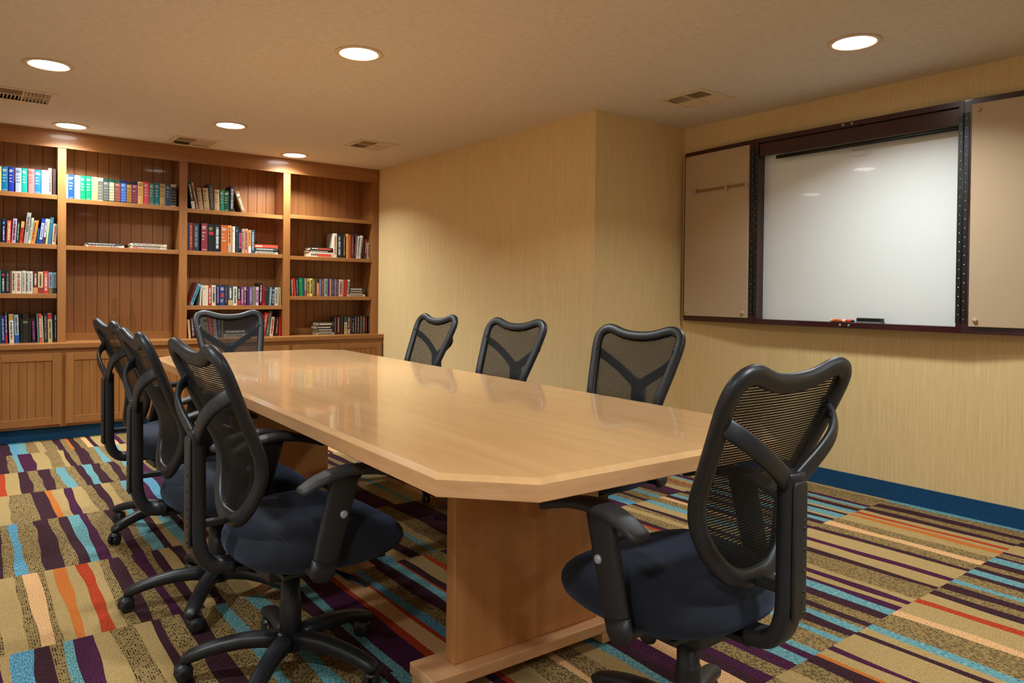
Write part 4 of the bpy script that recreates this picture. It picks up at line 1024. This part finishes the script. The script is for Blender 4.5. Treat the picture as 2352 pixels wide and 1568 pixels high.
# ------------------------------------------------------------------ ceiling fittings
VENTS = [((.135, .500, 5.495, 5.870), 'white ceiling air register cut by the picture edge, above the bookcase end', 0), ((1.385, 1.745, 6.320, 6.695), 'white ceiling air register touching the bookcase top', 1), ((2.610, 2.965, 5.470, 5.815), 'white ceiling air register by the yellow wall near the bookcase', 0), ((3.555, 3.890, 2.790, 3.150), 'white ceiling air register over the wall corner by the whiteboard', 1)]
def ceiling_with_holes():
    xs = sorted({XL-.1, XW+.25} | {v for q, l, t in VENTS for v in (q[0]+.028, q[1]-.028)}); ys = sorted({YF-.1, YBK+.1} | {v for q, l, t in VENTS for v in (q[2]+.028, q[3]-.028)})
    mb = MB()
    def inside(x, y): return any(q[0]+.028 < x < q[1]-.028 and q[2]+.028 < y < q[3]-.028 for q, l, t in VENTS)
    o = {}
    for i, x in enumerate(xs):
        for j, y in enumerate(ys): o[i, j] = mb.verts([(x, y, H)])
    for i in range(len(xs)-1):
        for j in range(len(ys)-1):
            if not inside((xs[i]+xs[i+1])/2, (ys[j]+ys[j+1])/2): mb.face((o[i, j], o[i+1, j], o[i+1, j+1], o[i, j+1]))
    b = mb.verts([(xs[0], ys[0], H+.12), (xs[-1], ys[0], H+.12), (xs[-1], ys[-1], H+.12), (xs[0], ys[-1], H+.12)])
    mb.face((b, b+1, b+2, b+3))
    c = [o[0, 0], o[len(xs)-1, 0], o[len(xs)-1, len(ys)-1], o[0, len(ys)-1]]
    for i in range(4): mb.face((c[i], c[(i+1) % 4], b+(i+1) % 4, b+i))
    struct(mb.build('ceiling', M['ceiling']))
def vents():
    for (a, b, c, d), lab, lever in VENTS:
        t = thing('ceiling_vent', lab, 'vent', ((a+b)/2, (c+d)/2, H), group='ceiling air registers')
        mb = MB(); f = .034; z0, z1 = H-.006, H-.0003
        mb.box(a, b, c, c+f, z0, z1, b=.002); mb.box(a, b, d-f, d, z0, z1, b=.002); mb.box(a, a+f, c+f, d-f, z0, z1, b=.002); mb.box(b-f, b, c+f, d-f, z0, z1, b=.002)
        xm, ym = (a+b)/2, (c+d)/2; mb.box(xm-.004, xm+.004, c+f, d-f, z0+.001, z1+.01); mb.box(a+f, xm-.004, ym-.004, ym+.004, z0+.001, z1+.01); mb.box(xm+.004, b-f, ym-.004, ym+.004, z0+.001, z1+.01)
        part(mb, 'frame', M['ventpaint'], t)
        mb = MB(); e = .0285; p = [(a+e, c+e), (b-e, c+e), (b-e, d-e), (a+e, d-e)]
        o = mb.verts([(x, y, H+.0003) for x, y in p] + [(x, y, H+.10) for x, y in p])
        for i in range(4): mb.face((o+i, o+(i+1) % 4, o+4+(i+1) % 4, o+4+i))
        mb.face((o+4, o+5, o+6, o+7)); part(mb, 'duct', M['ventdark'], t)
        for (x0, x1, y0, y1, ax, lean) in ((a+f, xm-.004, ym+.004, d-f, 'y', 1), (a+f, xm-.004, c+f, ym-.004, 'x', 1), (xm+.004, b-f, c+f, ym-.004, 'y', -1), (xm+.004, b-f, ym+.004, d-f, 'y', -1)):
            mb = MB(); n = 7
            L0, L1 = (x0, x1) if ax == 'y' else (y0, y1)
            for i in range(n):
                u = L0+(L1-L0)*(i+.5)/n; w = (L1-L0)/n*(.62 if lean > 0 else .74); h0, h1 = H-.004, H+.014
                s0, s1 = (u-w/2, u+w/2) if lean > 0 else (u+w/2, u-w/2); tk = .0012
                if ax == 'y': pts = [(s0, y0, h0), (s0+tk, y0, h0), (s1+tk, y0, h1), (s1, y0, h1)]; q = [(x, y1, z) for x, y, z in pts]
                else: pts = [(x0, s0, h0), (x0, s0+tk, h0), (x0, s1+tk, h1), (x0, s1, h1)]; q = [(x1, y, z) for x, y, z in pts]
                mb.loops([pts, q], smooth=False)
            part(mb, 'louvre', M['ventpaint'], t)
        if lever:
            mb = MB(); mb.box(a+.045, a+.055, d-.055, d-.047, H-.014, H+.004); part(mb, 'damper_lever', M['white'], t)
LIGHTS = [(.390, 4.81, 'round recessed downlight between the cut-off air register and the table, alone'), (1.662, 3.525, 'round recessed downlight over the middle of the conference table'), (3.490, 1.820, 'round recessed downlight in front of the whiteboard'),
          (.672, 6.49, 'round recessed downlight washing the divider between edge bay and bottle bay'), (1.625, 5.67, 'round recessed downlight a little out from the bookcase, over the table-head chair'), (2.442, 6.518, 'round recessed downlight washing the divider beside the wall bay')]
HIDDEN = [(.45, -2.05), (-.70, 2.35), (3.45, -.65), (1.65, .10), (-.55, .25), (2.40, -2.7)]  # unseen lamps added as fill; first one follows a chair's cast shadow
def lights():
    for i, (x, y, lab) in enumerate(LIGHTS + [(x, y, 'round recessed downlight added out of view to help light the room') for x, y in HIDDEN]):
        t = thing('ceiling_light', lab, 'ceiling light', (x, y, H), group='recessed downlights')
        mb = MB(); mb.lathe([(.097, H-.0005), (.124, H-.0004), (.125, H-.003), (.118, H-.006), (.104, H-.007), (.097, H-.0045), (.0965, H-.0005)], x, y, 48, cap=False); part(mb, 'trim_ring', M['ventpaint'], t)
        mb = MB(); mb.lathe([(.0955, H-.0006), (.0955, H-.003), (.07, H-.0045), (.035, H-.0052), (.001, H-.0055)], x, y, 40); part(mb, 'lens', M['lens'], t)
        ld = bpy.data.lights.new('downlight', 'AREA'); ld.shape = 'DISK'; ld.size = .18; ld.energy = LAMP; ld.color = (.90, .985, 1.0); ld.spread = SPREAD
        lo = bpy.data.objects.new('downlight_lamp', ld); C.objects.link(lo); lo.parent = t; lo.location = (0, 0, -.0075)
LAMP = 23.5; SPREAD = 2.35
M['railtan'] = plain('rail_tan', (150, 112, 60), 0.6); M['railgrey'] = plain('rail_grey', (176, 164, 146), 0.5)
M['mk_orange'] = plain('marker_orange', (240, 110, 35), 0.4); M['mk_red'] = plain('marker_red', (235, 66, 30), 0.4); M['mk_green'] = plain('marker_green', (10, 66, 46), 0.4); M['feltgrey'] = plain('eraser_felt', (120, 120, 124), 0.9)
room()
ceiling_with_holes()
bookcase()
books()
table()
chairs()
whiteboard()
vents()
lights()
# ------------------------------------------------------------------ camera
def camera():
    yaw, pitch, roll = .65215, -.011987, .0108186
    fw = Vector((math.sin(yaw)*math.cos(pitch), math.cos(yaw)*math.cos(pitch), math.sin(pitch)))
    r = Vector((math.cos(yaw), -math.sin(yaw), 0)); u = r.cross(fw)
    R = r*math.cos(roll) + u*math.sin(roll); U = -r*math.sin(roll) + u*math.cos(roll)
    cd = bpy.data.cameras.new('camera'); cd.sensor_width = 36; cd.sensor_fit = 'HORIZONTAL'
    cd.lens = 36*1658.334/2352; cd.shift_y = -90.146/2352; cd.clip_start = .05
    o = bpy.data.objects.new('camera', cd); C.objects.link(o)
    m = Matrix.Identity(4)
    for i in range(3): m[i][0], m[i][1], m[i][2] = R[i], U[i], -fw[i]
    m.translation = Vector((0, 0, 1.18436)); o.matrix_world = m
    bpy.context.scene.camera = o
camera()
w = bpy.data.worlds.new('world'); bpy.context.scene.world = w; w.use_nodes = True
w.node_tree.nodes['Background'].inputs[0].default_value = (1, .93, .84, 1); w.node_tree.nodes['Background'].inputs[1].default_value = 0.02
s = bpy.context.scene
s.view_settings.view_transform = 'Standard'; s.view_settings.look = 'None'; s.view_settings.gamma = 1.0; s.view_settings.use_curve_mapping = False
s.view_settings.exposure = 0.0
s.cycles.max_bounces = 10; s.cycles.diffuse_bounces = 6; s.cycles.transparent_max_bounces = 24; s.cycles.sample_clamp_indirect = 6.0; s.cycles.caustics_reflective = False; s.cycles.caustics_refractive = False
s.cycles.use_denoising = True
